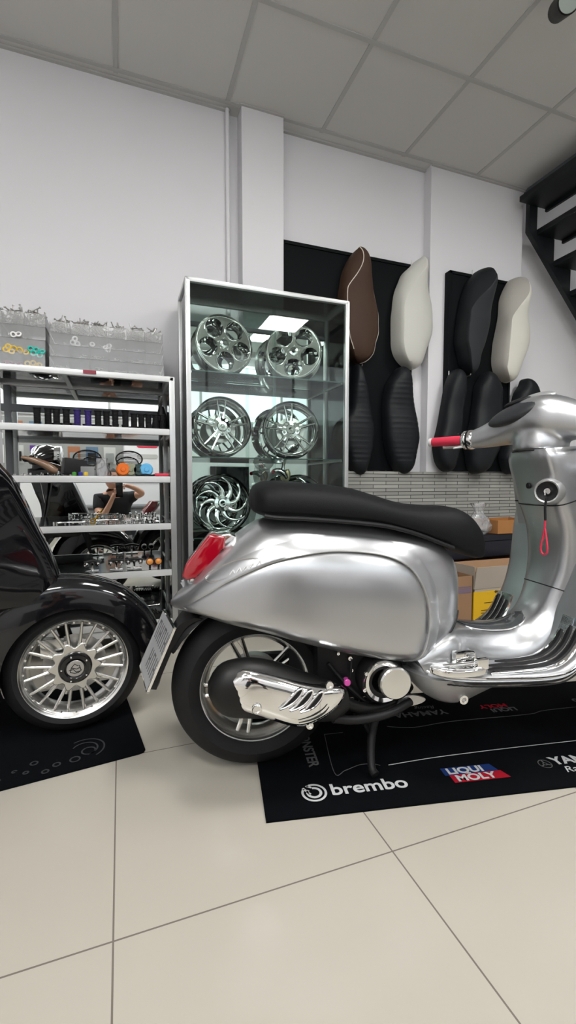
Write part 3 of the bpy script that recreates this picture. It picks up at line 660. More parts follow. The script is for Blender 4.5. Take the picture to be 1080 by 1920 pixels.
def saddle(key, yb, d, m, label, side=None, ribs=False, group=None, crease=True):
    raw = [list(r) for r in ST[key]]
    for e_, n_ in ((0, 1), (-1, -2)):
        m_ = (raw[n_][1]+raw[n_][2])/2; h_ = (raw[n_][2]-raw[n_][1])/2; me_ = (raw[e_][1]+raw[e_][2])/2; f_ = .80 if e_ == 0 else .88; raw[e_][1] = me_-h_*f_; raw[e_][2] = me_+h_*f_
    m3, h3 = (raw[-3][1]+raw[-3][2])/2, (raw[-3][2]-raw[-3][1])/2; m4 = (raw[-2][1]+raw[-2][2])/2; m5 = (raw[-1][1]+raw[-1][2])/2
    raw[-2][1:] = [m4-h3*.90, m4+h3*.90]; raw[-1][1:] = [m5-h3*.78, m5+h3*.78]
    tb = sorted([(z, a, b) for z, a, b in raw]); z0, z1 = tb[0][0], tb[-1][0]; xc = (tb[6][1]+tb[6][2])/2
    t = thing('display_saddle', label, 'saddle', (xc, yb, z0), group=group); N = 96
    cz = sorted(CR_.get(key, [(0, 0)]))
    top, sd = [], []
    for i in range(N+1):
        s = i/N; s2 = .5-.5*math.cos(PI*s); z = z0+(z1-z0)*s2; a, b = ip(z, tb); mid = (a+b)/2; rf_ = max(.03, 1-abs(2*s2-1)**(7 if s2 < .5 else 11))**.5; a = mid-(mid-a)*rf_; b = mid+(b-mid)*rf_
        e = max(0.0, 1-(2*s2-1)**8)**.5; dd = d*(.35+.65*e)*(1-.12*math.exp(-((s2-.62)/.12)**2))
        if i in (0, N): dd = d*.3
        if crease and key in CR_:
            c = ip(z, cz)[0]; c = min(max(c, a+(b-a)*.08), b-(b-a)*.1)
            P0, P1, P2, P3 = (a, 0), (c, -dd), (b, -dd*.75), (b, 0)
            sd.append([(P0[0]-xc, P0[1], z-z0), (a-xc-.004*0+(c-a)*.02, -dd*.35, z-z0), (a-xc+(c-a)*.35, -dd*.75, z-z0), (c-xc-.004, -dd*.985, z-z0), (c-xc, -dd, z-z0)])
            ring = [(c, -dd)]
            for k in range(1, 11):
                q = k/11*PI/2; ring.append((c+(b-c)*math.sin(q)**.8, -dd*1.0*(math.cos(q)**.55)))
            ring += [(b, 0), (a, 0)]
            top.append([(p[0]-xc, p[1], z-z0) for p in ring])
        else:
            rb = (.0045*max(0, math.cos((z-z0)*2*PI/.066)**8) if ribs and .12 < s2 < .86 else 0)
            ring = []
            for k in range(17):
                q = PI*k/16; cc, ss = math.cos(q), math.sin(q)
                ring.append((mid-(b-a)/2*math.copysign(abs(cc)**.7, cc)-xc, -(dd-rb)*ss**.6, z-z0))
            top.append(ring)
    if sd:
        obj('seat_cover', loft(top, True), m, t, auto=60); obj('side_panel', loft(sd, False, close=False), side or m, t, auto=60)
    else: obj('seat_cover', loft(top, True), m, t, auto=70)
    obj('hanging_hook', tube([(0, -.006, z1-z0-.05), (0, -.006, z1-z0-.01)], .003, 6), STEEL, t)
    return t, sd, top, xc, z0
t, sd, top, xc, z0 = saddle('brown', 2.733, .115, BROWN, 'brown leather saddle with white piping hanging above the glass case')
obj('piping', tube([Vector(r[-1])+Vector((-.001, -.002, 0)) for r in sd[18:]], .0028, 6), PIPE, t)
obj('piping', tube([Vector(r[10])+Vector((.003, 0, 0)) for r in top[1:-1]]+[], .003, 6), PIPE, t)
saddle('white', 2.735, .13, WVIN, 'white vinyl saddle hanging at the right end of the large black board')
saddle('black', 2.658, .13, LEATHG, 'grained black saddle hanging at the top of the narrower board', side=LEATHD)
saddle('cream', 2.658, .13, CVIN, 'cream vinyl saddle with darker side hanging at the top right', side=CVIND)
G = 'black saddles on the lower row'
saddle('rib1', 2.735, .10, LEATHD, 'black ribbed saddle below the brown one, against the glass case', ribs=True, group=G)
saddle('rib2', 2.735, .11, LEATHD, 'black ribbed saddle below the white one', ribs=True, group=G)
saddle('pl3', 2.658, .11, LEATHD, 'plain black saddle behind the red handlebar grip', group=G)
saddle('pl4', 2.658, .11, LEATHD, 'plain black saddle below the cream one, behind the handlebar arm', group=G)
saddle('pl5', 2.656, .11, LEATHD, 'plain black saddle furthest right, peeking over the silver headset', group=G)
for x, z in ((1.35, 1.62), (1.68, 1.64), (2.10, 1.62), (2.40, 1.645), (2.64, 1.63)):
    pass
for i, (x, y, z, lb) in enumerate(((1.49, 2.70, 1.61, 'small steel hook under the brown saddle'), (2.30, 2.62, 1.60, 'small steel hook under the grained black saddle'), (2.66, 2.64, 1.60, 'small steel hook under the cream saddle'))):
    o = obj('wall_hook', tube([(0, .035, .0), (0, -.03, 0), (0, -.04, .012)], .003, 8, smoothn=3), STEEL); o.location = (x, y, z); setp(o, lb, 'hook')

# ------------------------------------------------------------------ cartons and goods behind the scooter
def carton(x0, x1, y0, y1, h, m, label, flaps=(), rz=0, inner=CARDI, name='cardboard_box'):
    cx, cy = (x0+x1)/2, (y0+y1)/2; t = thing(name, label, 'box', (cx, cy, 0), rz); a, b = (x1-x0)/2, (y1-y0)/2; bm = bmesh.new()
    bx(bm, -a, a, -b, -b+.004, 0, h); bx(bm, -a, a, b-.004, b, 0, h); bx(bm, -a, -a+.004, -b, b, 0, h); bx(bm, a-.004, a, -b, b, 0, h); bx(bm, -a, a, -b, b, 0, .004)
    obj('carton_body', bm, m, t, smooth=False)
    for side, L, ang in flaps:
        bm = bmesh.new()
        if side == 'f': bx(bm, -a, a, -.002, .002, 0, L, M=T(0, -b, h) @ RX(ang))
        if side == 'b': bx(bm, -a, a, -.002, .002, 0, L, M=T(0, b, h) @ RX(-ang))
        if side == 'l': bx(bm, -.002, .002, -b, b, 0, L, M=T(-a, 0, h) @ RY(-ang))
        if side == 'r': bx(bm, -.002, .002, -b, b, 0, L, M=T(a, 0, h) @ RY(ang))
        obj('flap', bm, inner, t, smooth=False)
    return t
t = carton(1.46, 1.742, 1.90, 2.14, .36, CARD, 'plain brown cardboard box behind the front of the silver scooter seat', (('b', .09, -4),), inner=CARD)
obj('printed_stripe', box(-.05, .13, -.1212, -.1202, .27, .295), mat('faded_violet_print', (.18, .13, .18), .8), t, smooth=False)
obj('printed_stripe', box(-.05, .13, -.1212, -.1202, .30, .306), mat('faded_violet_print', (.18, .13, .18), .8), t, smooth=False)
t = carton(1.750, 1.99, 1.90, 2.12, .285, CARDI, 'yellow and white printed carton with raised flap behind the footboard', (('f', .12, 8), ('l', .12, -2)), inner=CARDI)
obj('yellow_print', box(-.12, .12, -.1112, -.1102, .09, .27), YEL, t, smooth=False)
obj('yellow_print', box(-.1212, -.1202, -.11, .11, .09, .27), YEL, t, smooth=False)
INK = mat('brown_black_ink', (.05, .03, .01), .7)
bm = bmesh.new(); pts = []
for k in range(12):
    a = 2*PI*k/12; r = .020 if k % 2 else .008; pts.append((.01+r*math.cos(a), .185+r*.9*math.sin(a)))
prismXZ(pts, -.1125, -.1115, bm=bm)
pts = [(.03+(.016 if k % 2 else .009)*math.cos(2*PI*k/10), .262+(.009 if k % 2 else .005)*math.sin(2*PI*k/10)) for k in range(10)]
prismXZ(pts, -.1125, -.1115, bm=bm)
for z, a, b in ((.205, -.05, .07), (.165, -.07, .08), (.15, -.07, .08)): bx(bm, a, b, -.1125, -.1115, z, z+.0035)
obj('printed_mark', bm, INK, t, smooth=False)
t = carton(1.76, 2.38, 2.16, 2.56, .385, CARD, 'large brown cardboard box at the back carrying the navy case', (('f', .07, 160),), inner=CARD)
t = thing('navy_storage_case', 'dark navy case lying on the large cardboard box', 'case', (2.08, 2.36, .387), .08)
obj('case_body', box(-.36, .36, -.14, .16, 0, .10, .012), mat('dark_navy_plastic', (.006, .007, .014), .5), t); obj('case_lid', box(-.365, .365, -.145, .165, .10, .14, .012), mat('dark_navy_plastic', (.006, .007, .014), .5), t)
t = thing('wooden_tray', 'orange-brown wooden tray on the navy case beside the silver scooter column', 'tray', (2.375, 2.33, .53), .06)
WOOD = mat('orange_brown_wood', (.36, .16, .05), .5, noise=.15, nscale=8)
bm = bmesh.new(); bx(bm, -.16, .16, -.10, .10, 0, .008); bx(bm, -.16, .16, -.10, -.09, .008, .085); bx(bm, -.16, .16, .09, .10, .008, .085)
obj('tray_body', bm, WOOD, t, smooth=False)
for s in (-1, 1): obj('tray_end', box(min(s*.16, s*.15), max(s*.16, s*.15), -.09, .09, .008, .085), WOOD, t, smooth=False)
rn = random.Random(4); R = []
for j in range(9):
    z = .19*j/8; s = (.55, .95, 1.05, .9, .8, .5, .35, .5, .62)[j]
    R.append([(.085*s*math.cos(a)*(1+rn.uniform(-.16, .16)), .06*s*math.sin(a)*(1+rn.uniform(-.16, .16)), z+rn.uniform(-.006, .006)) for a in [2*PI*i/16 for i in range(16)]])
o = obj('plastic_bag', loft(R), FILM, smooth=False); o.location = (2.11, 2.27, .532); setp(o, 'crinkled clear plastic bag with a knotted top on the navy case', 'bag')
# ceiling spotlight
t = thing('ceiling_spotlight', 'black ceiling spotlight at the top right edge', 'spotlight', (1.845, 1.555, ZC-.003))
obj('mount', lathe([(1e-5, 0), (.045, 0), (.045, -.012), (1e-5, -.014)], 24, RX(90)), BLKM, t).rotation_euler = (0, 0, 0)
obj('stem', tube([(0, 0, 0), (0, 0, -.09)], .010, 10), BLKM, t)
obj('lamp_head', lathe([(1e-5, .09), (.03, .088), (.042, .07), (.05, -.05), (.046, -.055), (.046, -.045), (1e-5, -.04)], 28, T(-.0, -.0, -.115) @ RZ(-25) @ RX(28)), BLKP, t)
obj('lens', discY(.044, -.046, -.043, 28, .001, T(-.0, -.0, -.115) @ RZ(-25) @ RX(28)), mat('grey_green_lamp_glass', (.2, .24, .2), .15, coat=.5), t)

# ------------------------------------------------------------------ mats
MA = math.radians(-11.2)
t = thing('workshop_mat', 'black branded workshop mat under the silver scooter', 'mat', (.322, 1.035, 0), MA)
poly = [(0, 0), (2.0, 0), (2.0, .60), (.0, .60)]
obj('carpet', plate([poly], .004, T(0, 0, .003), bev=.001), MATB, t, smooth=False)
ZM = .0072
def mt(body, x, y, size, m, rz=0, shear=0, bold=0, sx=1, name='printed_text', label=None):
    return obj(name, text(body, size, T(x, y, ZM) @ RZ(rz), shear=shear, bold=bold, sx=sx, th=.0003), m, t, smooth=False, label=label)
# double-ring emblem with b-shaped inner stroke
bm = bmesh.new()
def ringflat(cx, cy, ro, ri, a0=0, a1=2*PI, n=48, bm=None, z=ZM):
    V = []
    for k in range(n+1):
        a = a0+(a1-a0)*k/n; V.append([bm.verts.new((cx+r*math.cos(a), cy+r*math.sin(a), z)) for r in (ro, ri)])
    for p, q in zip(V, V[1:]): bm.faces.new((p[0], q[0], q[1], p[1]))
ringflat(.140, .083, .035, .0285, math.radians(-215), math.radians(125), bm=bm); ringflat(.140, .083, .022, .0145, math.radians(-220), math.radians(100), bm=bm)
for (a, b) in (((.112, .105), (.129, .077)), ((.124, .112), (.136, .104))):
    d = Vector((b[0]-a[0], b[1]-a[1])).normalized()*.0035; n_ = Vector((-d.y, d.x))
    bm.faces.new([bm.verts.new((q[0], q[1], ZM)) for q in ((a[0]+n_.x, a[1]+n_.y), (b[0]+n_.x, b[1]+n_.y), (b[0]-n_.x, b[1]-n_.y), (a[0]-n_.x, a[1]-n_.y))])
obj('printed_emblem', bm, INKW, t, smooth=False)
mt('brembo', .185, .066, .062, INKW, bold=.0012, sx=1.12)
obj('printed_badge', plate([[(.528, .095), (.695, .095), (.685, .128), (.528, .128)]], .0004, T(0, 0, .0063)), INKB, t, smooth=False)
obj('printed_badge', plate([[(.540, .062), (.712, .062), (.700, .095), (.540, .095)]], .0004, T(0, 0, .0063)), INKR, t, smooth=False)
mt('LIQUI', .540, .099, .036, INKW, bold=.0012, sx=1.25); mt('MOLY', .552, .066, .036, INKW, bold=.0012, sx=1.25)
bm = bmesh.new(); ringflat(.850, .100, .020, .0175, bm=bm); ringflat(.850, .100, .007, .004, bm=bm)
for k in range(3):
    a = PI/2+2*PI*k/3; c, s = math.cos(a), math.sin(a); bm.faces.new([bm.verts.new((.85+p*c-q*s, .10+p*s+q*c, ZM)) for p, q in ((.005, -.002), (.017, -.002), (.017, .002), (.005, .002))])
obj('printed_emblem', bm, INKG, t, smooth=False)
mt('YAMAHA', .878, .093, .048, INKW, bold=.0015, sx=1.15); mt('Racing', .885, .055, .036, INKW, shear=.3, sx=1.2)
mt('brembo', 1.30, .066, .062, INKW, bold=.0012, sx=1.12); mt('MONSTER', .150, .40, .045, INKG, rz=-90, bold=.001)
mt('YAMAHA', .715, .455, .045, INKG, rz=180, bold=.001, sx=1.1); mt('Racing', .69, .49, .03, INKG, rz=180, shear=.3)
mt('MOLY', .965, .462, .034, INKR, rz=180, bold=.001, sx=1.2); mt('LIQUI', .985, .432, .034, INKG, rz=180, bold=.001, sx=1.2)
mt('brembo', 1.40, .455, .05, INKG, rz=180, bold=.001)
for ln in ([(.235, .36), (.216, .158), (.25, .163), (.30, .182), (.34, .180), (.36, .170)], [(.385, .168), (.60, .185), (1.04, .196), (1.9, .20)], [(.235, .36), (.30, .362)], [(.46, .375), (.55, .355), (.70, .372), (1.0, .375), (1.15, .395), (1.9, .40)]):
    pts = cr([(p[0], p[1], ZM-.0003) for p in ln], 6) if len(ln) > 3 else [(p[0], p[1], ZM-.0003) for p in ln]
    obj('printed_line', tube(pts, .0011 if ln[0][0] == .385 or len(ln) == 6 else .0009, 5), INKW if ln[0][0] == .385 else INKG, t)
t = thing('floor_mat', 'black mat with faded logo under the black scooter wheel', 'mat', (.057, 1.45, 0), math.radians(7.5))
poly = [(-2.0, 0), (-.02, 0), (-.006, .004), (0, .016), (.0, .62), (-2.0, .62)]
obj('carpet', plate([poly], .004, T(0, 0, .003), bev=.001), MATB, t, smooth=False)
bm = bmesh.new()
for (cx, cy, r, a, b) in ((-.17, .10, .060, -60, 120), (-.17, .10, .040, -80, 150), (-.16, .085, .022, 0, 360), (-.20, .055, .016, 0, 360), (-.25, .052, .012, 0, 360), (-.28, .03, .011, 0, 360), (-.33, .05, .009, 0, 360), (-.36, .07, .008, 0, 300), (-.31, .09, .012, 0, 360), (-.40, .045, .009, 0, 360)):
    ringflat(cx, cy, r, r-.005, math.radians(a), math.radians(b), 24, bm)
obj('printed_emblem', bm, INKD, t, smooth=False)

# ================================================================== SCOOTERS  (local frame: rear contact patch at origin, +X forward, +Y left)
BT = [(-.240, .490, .502, .012), (-.225, .484, .520, .040), (-.19, .478, .553, .080), (-.15, .472, .596, .112), (-.10, .455, .647, .138), (-.05, .440, .692, .156), (.02, .422, .735, .173), (.10, .396, .750, .186), (.2, .366, .745, .193), (.3, .340, .735, .194), (.4, .320, .717, .189),
      (.46, .316, .70, .177), (.515, .335, .684, .152), (.565, .362, .660, .122), (.60, .395, .632, .092), (.622, .42, .60, .060), (.632, .46, .57, .03)]
def bwid(x, z):
    x = min(max(x, -.24), .632); zb, zt, wd = ip(x, BT); zc = zb+.42*(zt-zb)
    u = (z-zc)/((zt-zc) if z > zc else (zc-zb)); u = min(abs(u), .985); e = 2.7 if z > zc else 6.0
    return wd*(1-u**e)**(1/2.5)
def bring(x, n=40):
    zb, zt, wd = ip(x, BT); zc = zb+.42*(zt-zb); out = []
    for k in range(n):
        a = 2*PI*k/n; c, s = math.cos(a), math.sin(a); up = s > 0
        e = 2.7 if up else 6.0
        out.append((x, wd*math.copysign(abs(c)**(2/2.5), c), zc+math.copysign(abs(s)**(2/e), s)*((zt-zc) if up else (zc-zb))))
    return out
PATH = [(.44, .352), (.50, .385), (.58, .405), (.64, .395), (.70, .382), (.77, .376), (.83, .382), (.875, .405), (.91, .445), (.935, .50), (.952, .56), (.958, .63), (.950, .70), (.925, .77), (.90, .85), (.88, .915), (.876, .945)]
PW = [(.16, .17), (.155, .17), (.13, .155), (.09, .13), (.062, .115), (.055, .11), (.055, .11), (.06, .11), (.066, .105), (.074, .105), (.084, .105), (.09, .108), (.095, .11), (.098, .11), (.10, .11), (.098, .11), (.085, .10)]
SP = cr([p+q for p, q in zip(PATH, PW)], 5)
def spring(i, off=0):
    p = SP[i]; a = SP[max(i-1, 0)]; b = SP[min(i+1, len(SP)-1)]; t = Vector((b[0]-a[0], 0, b[1]-a[1])).normalized(); n = Vector((-t.z, 0, t.x)); c = Vector((p[0], 0, p[1]))
    wt, wb = p[2], p[3]; out = []
    for y, d in ((-wb, -.105-.07*min(1, max(0, (p[1]-.45)/.2))), (-wb*.99, -.06), (-(wt*.5+wb*.5)-.003, -.032), (-wt-.004, -.013), (-wt+.008, -.003), (-wt+.03, .001), (0, .004), (wt-.03, .001), (wt-.008, -.003), (wt+.004, -.013), ((wt*.5+wb*.5)+.003, -.032), (wb*.99, -.06), (wb, -.105-.07*min(1, max(0, (p[1]-.45)/.2)))):
        v = c+n*(d+off)+Vector((0, y+math.copysign(off, y) if abs(y) > wt*.9 else y, 0)); out.append(v)
    return out
FT = [(.435, .316, 0, .09), (.46, .313, 0, .15), (.50, .307, 0, .190), (.58, .303, 0, .215), (.70, .301, 0, .228), (.79, .302, 4, .236), (.85, .312, 20, .240), (.895, .34, 42, .236), (.925, .385, 58, .224), (.950, .45, 70, .205), (.985, .55, 74, .215), (1.022, .70, 80, .245), (1.042, .82, 84, .240), (1.052, .90, 87, .225), (1.054, .945, 88, .15)]
FS = cr(FT, 6)
def fpt(s, y, n_):
    s = max(0, min(len(FS)-1.001, s)); i = int(s); f = s-i; p = [FS[i][q]*(1-f)+FS[i+1][q]*f for q in range(4)]; a = math.radians(p[2])
    return Vector((p[0]-math.sin(a)*n_, y, p[1]+math.cos(a)*n_))
def fstat(x=None, z=None):
    for i, p in enumerate(FS):
        if (x is not None and p[0] >= x) or (z is not None and p[1] >= z and p[0] > .8): return i
    return len(FS)-1

def tyre(t, R, ri, w, name='tyre'):
    prof = []
    for k in range(25):
        a = -PI/2+PI*k/24-0; y = w/2*math.sin(a*1.0); rr = R-(R-ri)*(abs(math.sin(a))**2.6)*.62 if True else 0
        prof.append((rr, y))
    pr = [(ri, -w*.38), (ri+.006, -w*.43)] + [(p[0], p[1]) for p in prof if p[0] > ri+.012] + [(ri+.006, w*.43), (ri, w*.38), (ri+.006, w*.30), (ri+.006, -w*.30)]
    return obj(name, lathe(pr, 96, closed=True), RUBBER, t)

def scooter(label, loc, rz, paint, paint2, seatm, rimfn_r, rimfn_f, steer, R=.243, rf=.225, silver=True):
    t = thing('motor_scooter', label, 'scooter', loc, rz)
    body = obj('rear_body', loft([bring(BT[0][0]+(BT[-1][0]-BT[0][0])*i/70) for i in range(71)]), paint, t, auto=60)
    out = crc([(-.205, .497), (-.185, .512), (-.134, .545), (-.074, .584), (.035, .633), (.152, .656), (.246, .657), (.344, .642), (.411, .609), (.452, .548), (.468, .482), (.463, .405), (.438, .348), (.395, .332), (.315, .346), (.153, .386), (.006, .428), (-.10, .460), (-.165, .480)], 6)
    for sd in (-1, 1):
        c = obj('side_cowl', dome(out, 0, .012, sd, rings=22, pw=1.0, ylist=lambda x, z: sd*(max(bwid(x, z), .02)-.001)), paint, t, auto=60)
        fl = []; No = len(out); k0, k1 = 6, 83
        for k in range(k0, k1):
            p = Vector(out[k]); q = Vector(out[(k+1) % No]); r_ = Vector(out[k-1]); d = (q-r_).normalized(); n = Vector((-d.y, d.x))
            e = min(1, (k-k0)/22, (k1-1-k)/12); h = .009*e**.8; row = []
            for dist, hh in ((-.003, -.006), (-.0005, h*.75), (.002, h), (.008, h*.93), (.02, h*.62), (.036, h*.2), (.05, -.003)):
                P_ = p+n*dist; row.append((P_.x, sd*(max(bwid(P_.x, P_.y), .01)+hh), P_.y))
            fl.append(row)
        obj('cowl_flange', loft(fl, False, close=False), paint, t, auto=50)
    # badge
    bp = crc([(-.137, .586), (-.118, .606), (-.062, .634), (-.021, .643), (.012, .640), (.017, .630), (-.021, .612), (-.077, .590), (-.118, .577), (-.134, .577)], 4)
    bf = lambda x, z: -(bwid(x, z)+.001)
    b = obj('badge', dome(bp, 0, .004, -1, rings=8, pw=4, ylist=bf), SILVER if silver else BLKP, t)
    bm = bmesh.new()
    for k in range(5):
        x = -.075+k*.017; z = .600+k*.0065; tube([(x, bf(x, z)-.005, z-.001), (x+.009, bf(x+.009, z+.012)-.005, z+.012)], .0022, 6, bm)
        tube([(x+.009, bf(x+.009, z+.012)-.005, z+.012), (x+.012, bf(x+.012, z+.003)-.005, z+.003)], .0018, 6, bm)
    obj('raised_lettering', bm, ALUL if silver else STEEL, b)
    rimline = [Vector((p[0], bf(p[0], p[1])-.001, p[1])) for p in bp]; obj('badge_rim', tube(rimline+[rimline[0]], .0019, 6), STEEL, b)
    # seat
    S_ = [(-.012, .775, .805, .05), (.0, .757, .832, .105), (.03, .746, .846, .137), (.13, .740, .843, .150), (.27, .728, .828, .152), (.35, .718, .806, .146), (.41, .704, .788, .136), (.47, .686, .777, .122), (.54, .660, .772, .110), (.615, .632, .766, .10), (.665, .612, .744, .09), (.702, .606, .702, .07), (.718, .618, .662, .035)]
    rings_ = []
    for i in range(61):
        x = S_[0][0]+(S_[-1][0]-S_[0][0])*(.5-.5*math.cos(PI*i/60)); zb, zt, wd = ip(x, S_); zc = zb+.35*(zt-zb); ring = []
        for k in range(36):
            a = 2*PI*k/36; c, s = math.cos(a), math.sin(a); e = 2.3 if s > 0 else 4
            ring.append((x, wd*math.copysign(abs(c)**(2/2.8), c), zc+math.copysign(abs(s)**(2/e), s)*((zt-zc) if s > 0 else (zc-zb))))
        rings_.append(ring)
    seat = obj('seat', loft(rings_), seatm, t, auto=70)
    gl = []
    for i in range(25):
        x = .02+.56*i/24; zb, zt, wd = ip(x, S_); gl.append((x, -wd*.97, zb+.004))
    obj('seat_edge_trim', tube(gl, .006, 8), BLKM, seat)
    # tail lamp
    tl = thing_part = obj('tail_lamp_housing', prismXZ([(-.185, .560), (-.15, .572), (-.06, .665), (-.052, .690), (-.075, .698), (-.12, .692), (-.18, .60)], -.047, .047, .006), CHROME, t)
    obj('red_lens', prismXZ([(-.205, .578), (-.192, .568), (-.160, .574), (-.118, .628), (-.085, .656), (-.083, .690), (-.128, .697), (-.195, .612)], -.053, .053, .008), REDLENS, tl)
    obj('reflector_strip', prismXZ([(-.192, .566), (-.168, .570), (-.172, .556), (-.190, .556)], -.03, .03, .002), ALUL, tl)
    # rear fender, plate
    fl = [(-.16, .47, .085), (-.20, .45, .08), (-.235, .40, .075), (-.262, .34, .07), (-.285, .285, .062), (-.292, .262, .045)]
    rg = []
    for x, z, wv in cr(fl, 4): rg.append([(x-.012, -wv, z), (x+.012, -wv*.95, z-.004), (x+.016, 0, z-.004), (x+.012, wv*.95, z-.004), (x-.012, wv, z), (x-.018, 0, z)])
    obj('mudflap', loft(rg), BLKM, t)
    pm = T(-.246, -.005, .447) @ RZ(14) @ RY(24)
    pl = obj('number_plate', box(-.002, .001, -.108, .108, -.215, 0, .0008).copy() if False else joinm([_bx(pm, -.002, .001, -.095, .095, -.175, 0)]), mat('white_number_plate', (.36, .37, .38), .4), t)
    bm = bmesh.new()
    for a in ((-.004, .003, -.099, -.095, -.178, .003), (-.004, .003, .095, .099, -.178, .003), (-.004, .003, -.099, .099, .0, .004), (-.004, .003, -.099, .099, -.179, -.175)): bx(bm, *a, M=pm)
    obj('plate_frame', bm, CHROME, pl)
    bm = bmesh.new(); rr = random.Random(2)
    for row, n in ((-.05, 4), (-.125, 3)):
        for k in range(n):
            y0 = -.082+k*.044; bx(bm, -.0028, -.002, y0, y0+.005, row-.028, row+.028, M=pm); bx(bm, -.0028, -.002, y0+.022, y0+.027, row-.028, row+.028, M=pm); bx(bm, -.0028, -.002, y0+.004, y0+.024, row+.022 if k % 2 else row-.005, row+.028 if k % 2 else row+.002, M=pm)
    obj('plate_characters', bm, mat('worn_grey_characters', (.10, .10, .105), .5), pl)
    # wheels
    rw = thing2('rear_wheel', t, (0, 0, R)); tyre(rw, R, .160, .118); rimfn_r(rw)
    # wheel arch and chassis
    bm = bmesh.new(); rg = []
    for k in range(15):
        a = math.radians(32+k*8.5); c, s = math.cos(a), math.sin(a); r = .262; rg.append([(r*c, -.075, R+r*s), ((r+.012)*c, -.07, R+(r+.012)*s), ((r+.015)*c, .07, R+(r+.015)*s), (r*c, .075, R+r*s), ((r-.004)*c, .06, R+(r-.004)*s), ((r-.004)*c, -.06, R+(r-.004)*s)])
    obj('wheel_arch', loft(rg), BLKM, t)
    obj('engine_block', joinm([box(.17, .46, -.10, .10, .215, .40, .02), box(.10, .30, -.03, .09, .18, .36, .02), box(-.03, .25, .07, .10, .20, .30, .015), box(.40, .52, -.06, .06, .25, .36, .015)]), BLKM, t)
    return t
def _bx(M, *a):
    bm = bmesh.new(); bx(bm, *a, M=M); return bm
def thing2(name, parent, loc, rot=(0, 0, 0)):
    o = bpy.data.objects.new(name, None); COL.objects.link(o); o.parent = parent; o.location = loc; o.rotation_euler = rot; o.empty_display_size = .03; return o

def rim_silver(t):
    obj('rim_barrel', rimbarrel(.166, .09), ALLOY, t)
    obj('rim_lip', lathe([(.163, -.047), (.167, -.049), (.171, -.046), (.171, -.040), (.160, -.036), (.158, -.042)], 80, closed=True), ALUL, t)
    for k in range(5):
        a = 2*PI*k/5+PI*.62; bm = arm2(.04, .150, .016, .011, a, (.006, .017), -.018, .014, .010); arm2(.04, .150, .016, .011, a, (-.006, -.017), -.018, .014, .010, bm=bm)
        obj('twin_spoke', bm, ALLOY, t)
    obj('hub', discY(.055, -.03, .03, 32, .006), ALLOY, t); obj('brake_drum', discY(.08, .0, .045, 40, .006), STEEL, t)
def rim_mesh(t):
    obj('rim_barrel', rimbarrel(.166, .085), ALLOY, t)
    obj('rim_lip', lathe([(.155, -.034), (.162, -.045), (.168, -.048), (.170, -.044), (.168, -.036), (.157, -.026)], 80, closed=True), ALLOY, t)
    for k in range(10):
        a = 2*PI*k/10; bm = arm2(.055, .158, .013, .0085, a, (.004, .024), (-.024, -.030), .010, .008); arm2(.055, .158, .013, .0085, a, (-.004, -.024), (-.024, -.030), .010, .008, bm=bm); arm2(.05, .095, .034, .012, a, 0, -.024, .008, .006, bm=bm)
        obj('mesh_spoke', bm, ALLOY, t)
    spl = [circ(0, 0, .070, 60)]+[circ(.066*math.cos(2*PI*(k+.5)/10), .066*math.sin(2*PI*(k+.5)/10), .013, 16) for k in range(0)]
    obj('hub_plate', plate([[((.074+.009*math.cos(10*2*PI*k/120))*math.cos(2*PI*k/120), (.074+.009*math.cos(10*2*PI*k/120))*math.sin(2*PI*k/120)) for k in range(120)]], .012, T(0, -.024, 0) @ XZ, bev=.003), ALLOY, t)
    for k in range(20): a = 2*PI*k/20; bolt(t, .153*math.cos(a), -.030, .153*math.sin(a), .004, 'rim_bolt')
    cp = obj('centre_cap', lathe([(1e-5, -.046), (.03, -.046), (.034, -.049), (.045, -.048), (.052, -.040), (.053, -.030), (1e-5, -.030)], 48), BLK, t)
    em = obj('emblem_disc', discY(.027, -.0475, -.045, 36, .0006), STEEL, cp)
    bm = bmesh.new()
    for pts in ([(-.016, -.010), (-.012, .004), (-.002, .016), (.008, .008), (.012, .010), (.016, -.004), (.018, -.008)], [(-.020, -.004), (-.006, -.002), (.002, -.012), (.016, -.010)], [(-.012, .004), (.004, -.002), (.014, .002)], [(-.016, -.010), (-.002, -.016), (.010, -.014), (.018, -.008)]):
        tube([(p[0], -.0478, p[1]) for p in pts], .0014, 6, bm)
    obj('emblem_relief', bm, BLKM, em)
    for k in range(5): a = 2*PI*k/5+.6; bolt(cp, .042*math.cos(a), -.046, .042*math.sin(a), .003, 'cap_screw')
    obj('brake_disc', discY(.10, .012, .016, 48, .001, r0=.05), STEEL, t); obj('brake_caliper', joinm([box(-.105, -.03, .0, .03, .03, .095, .008)]), ALLOY, t)

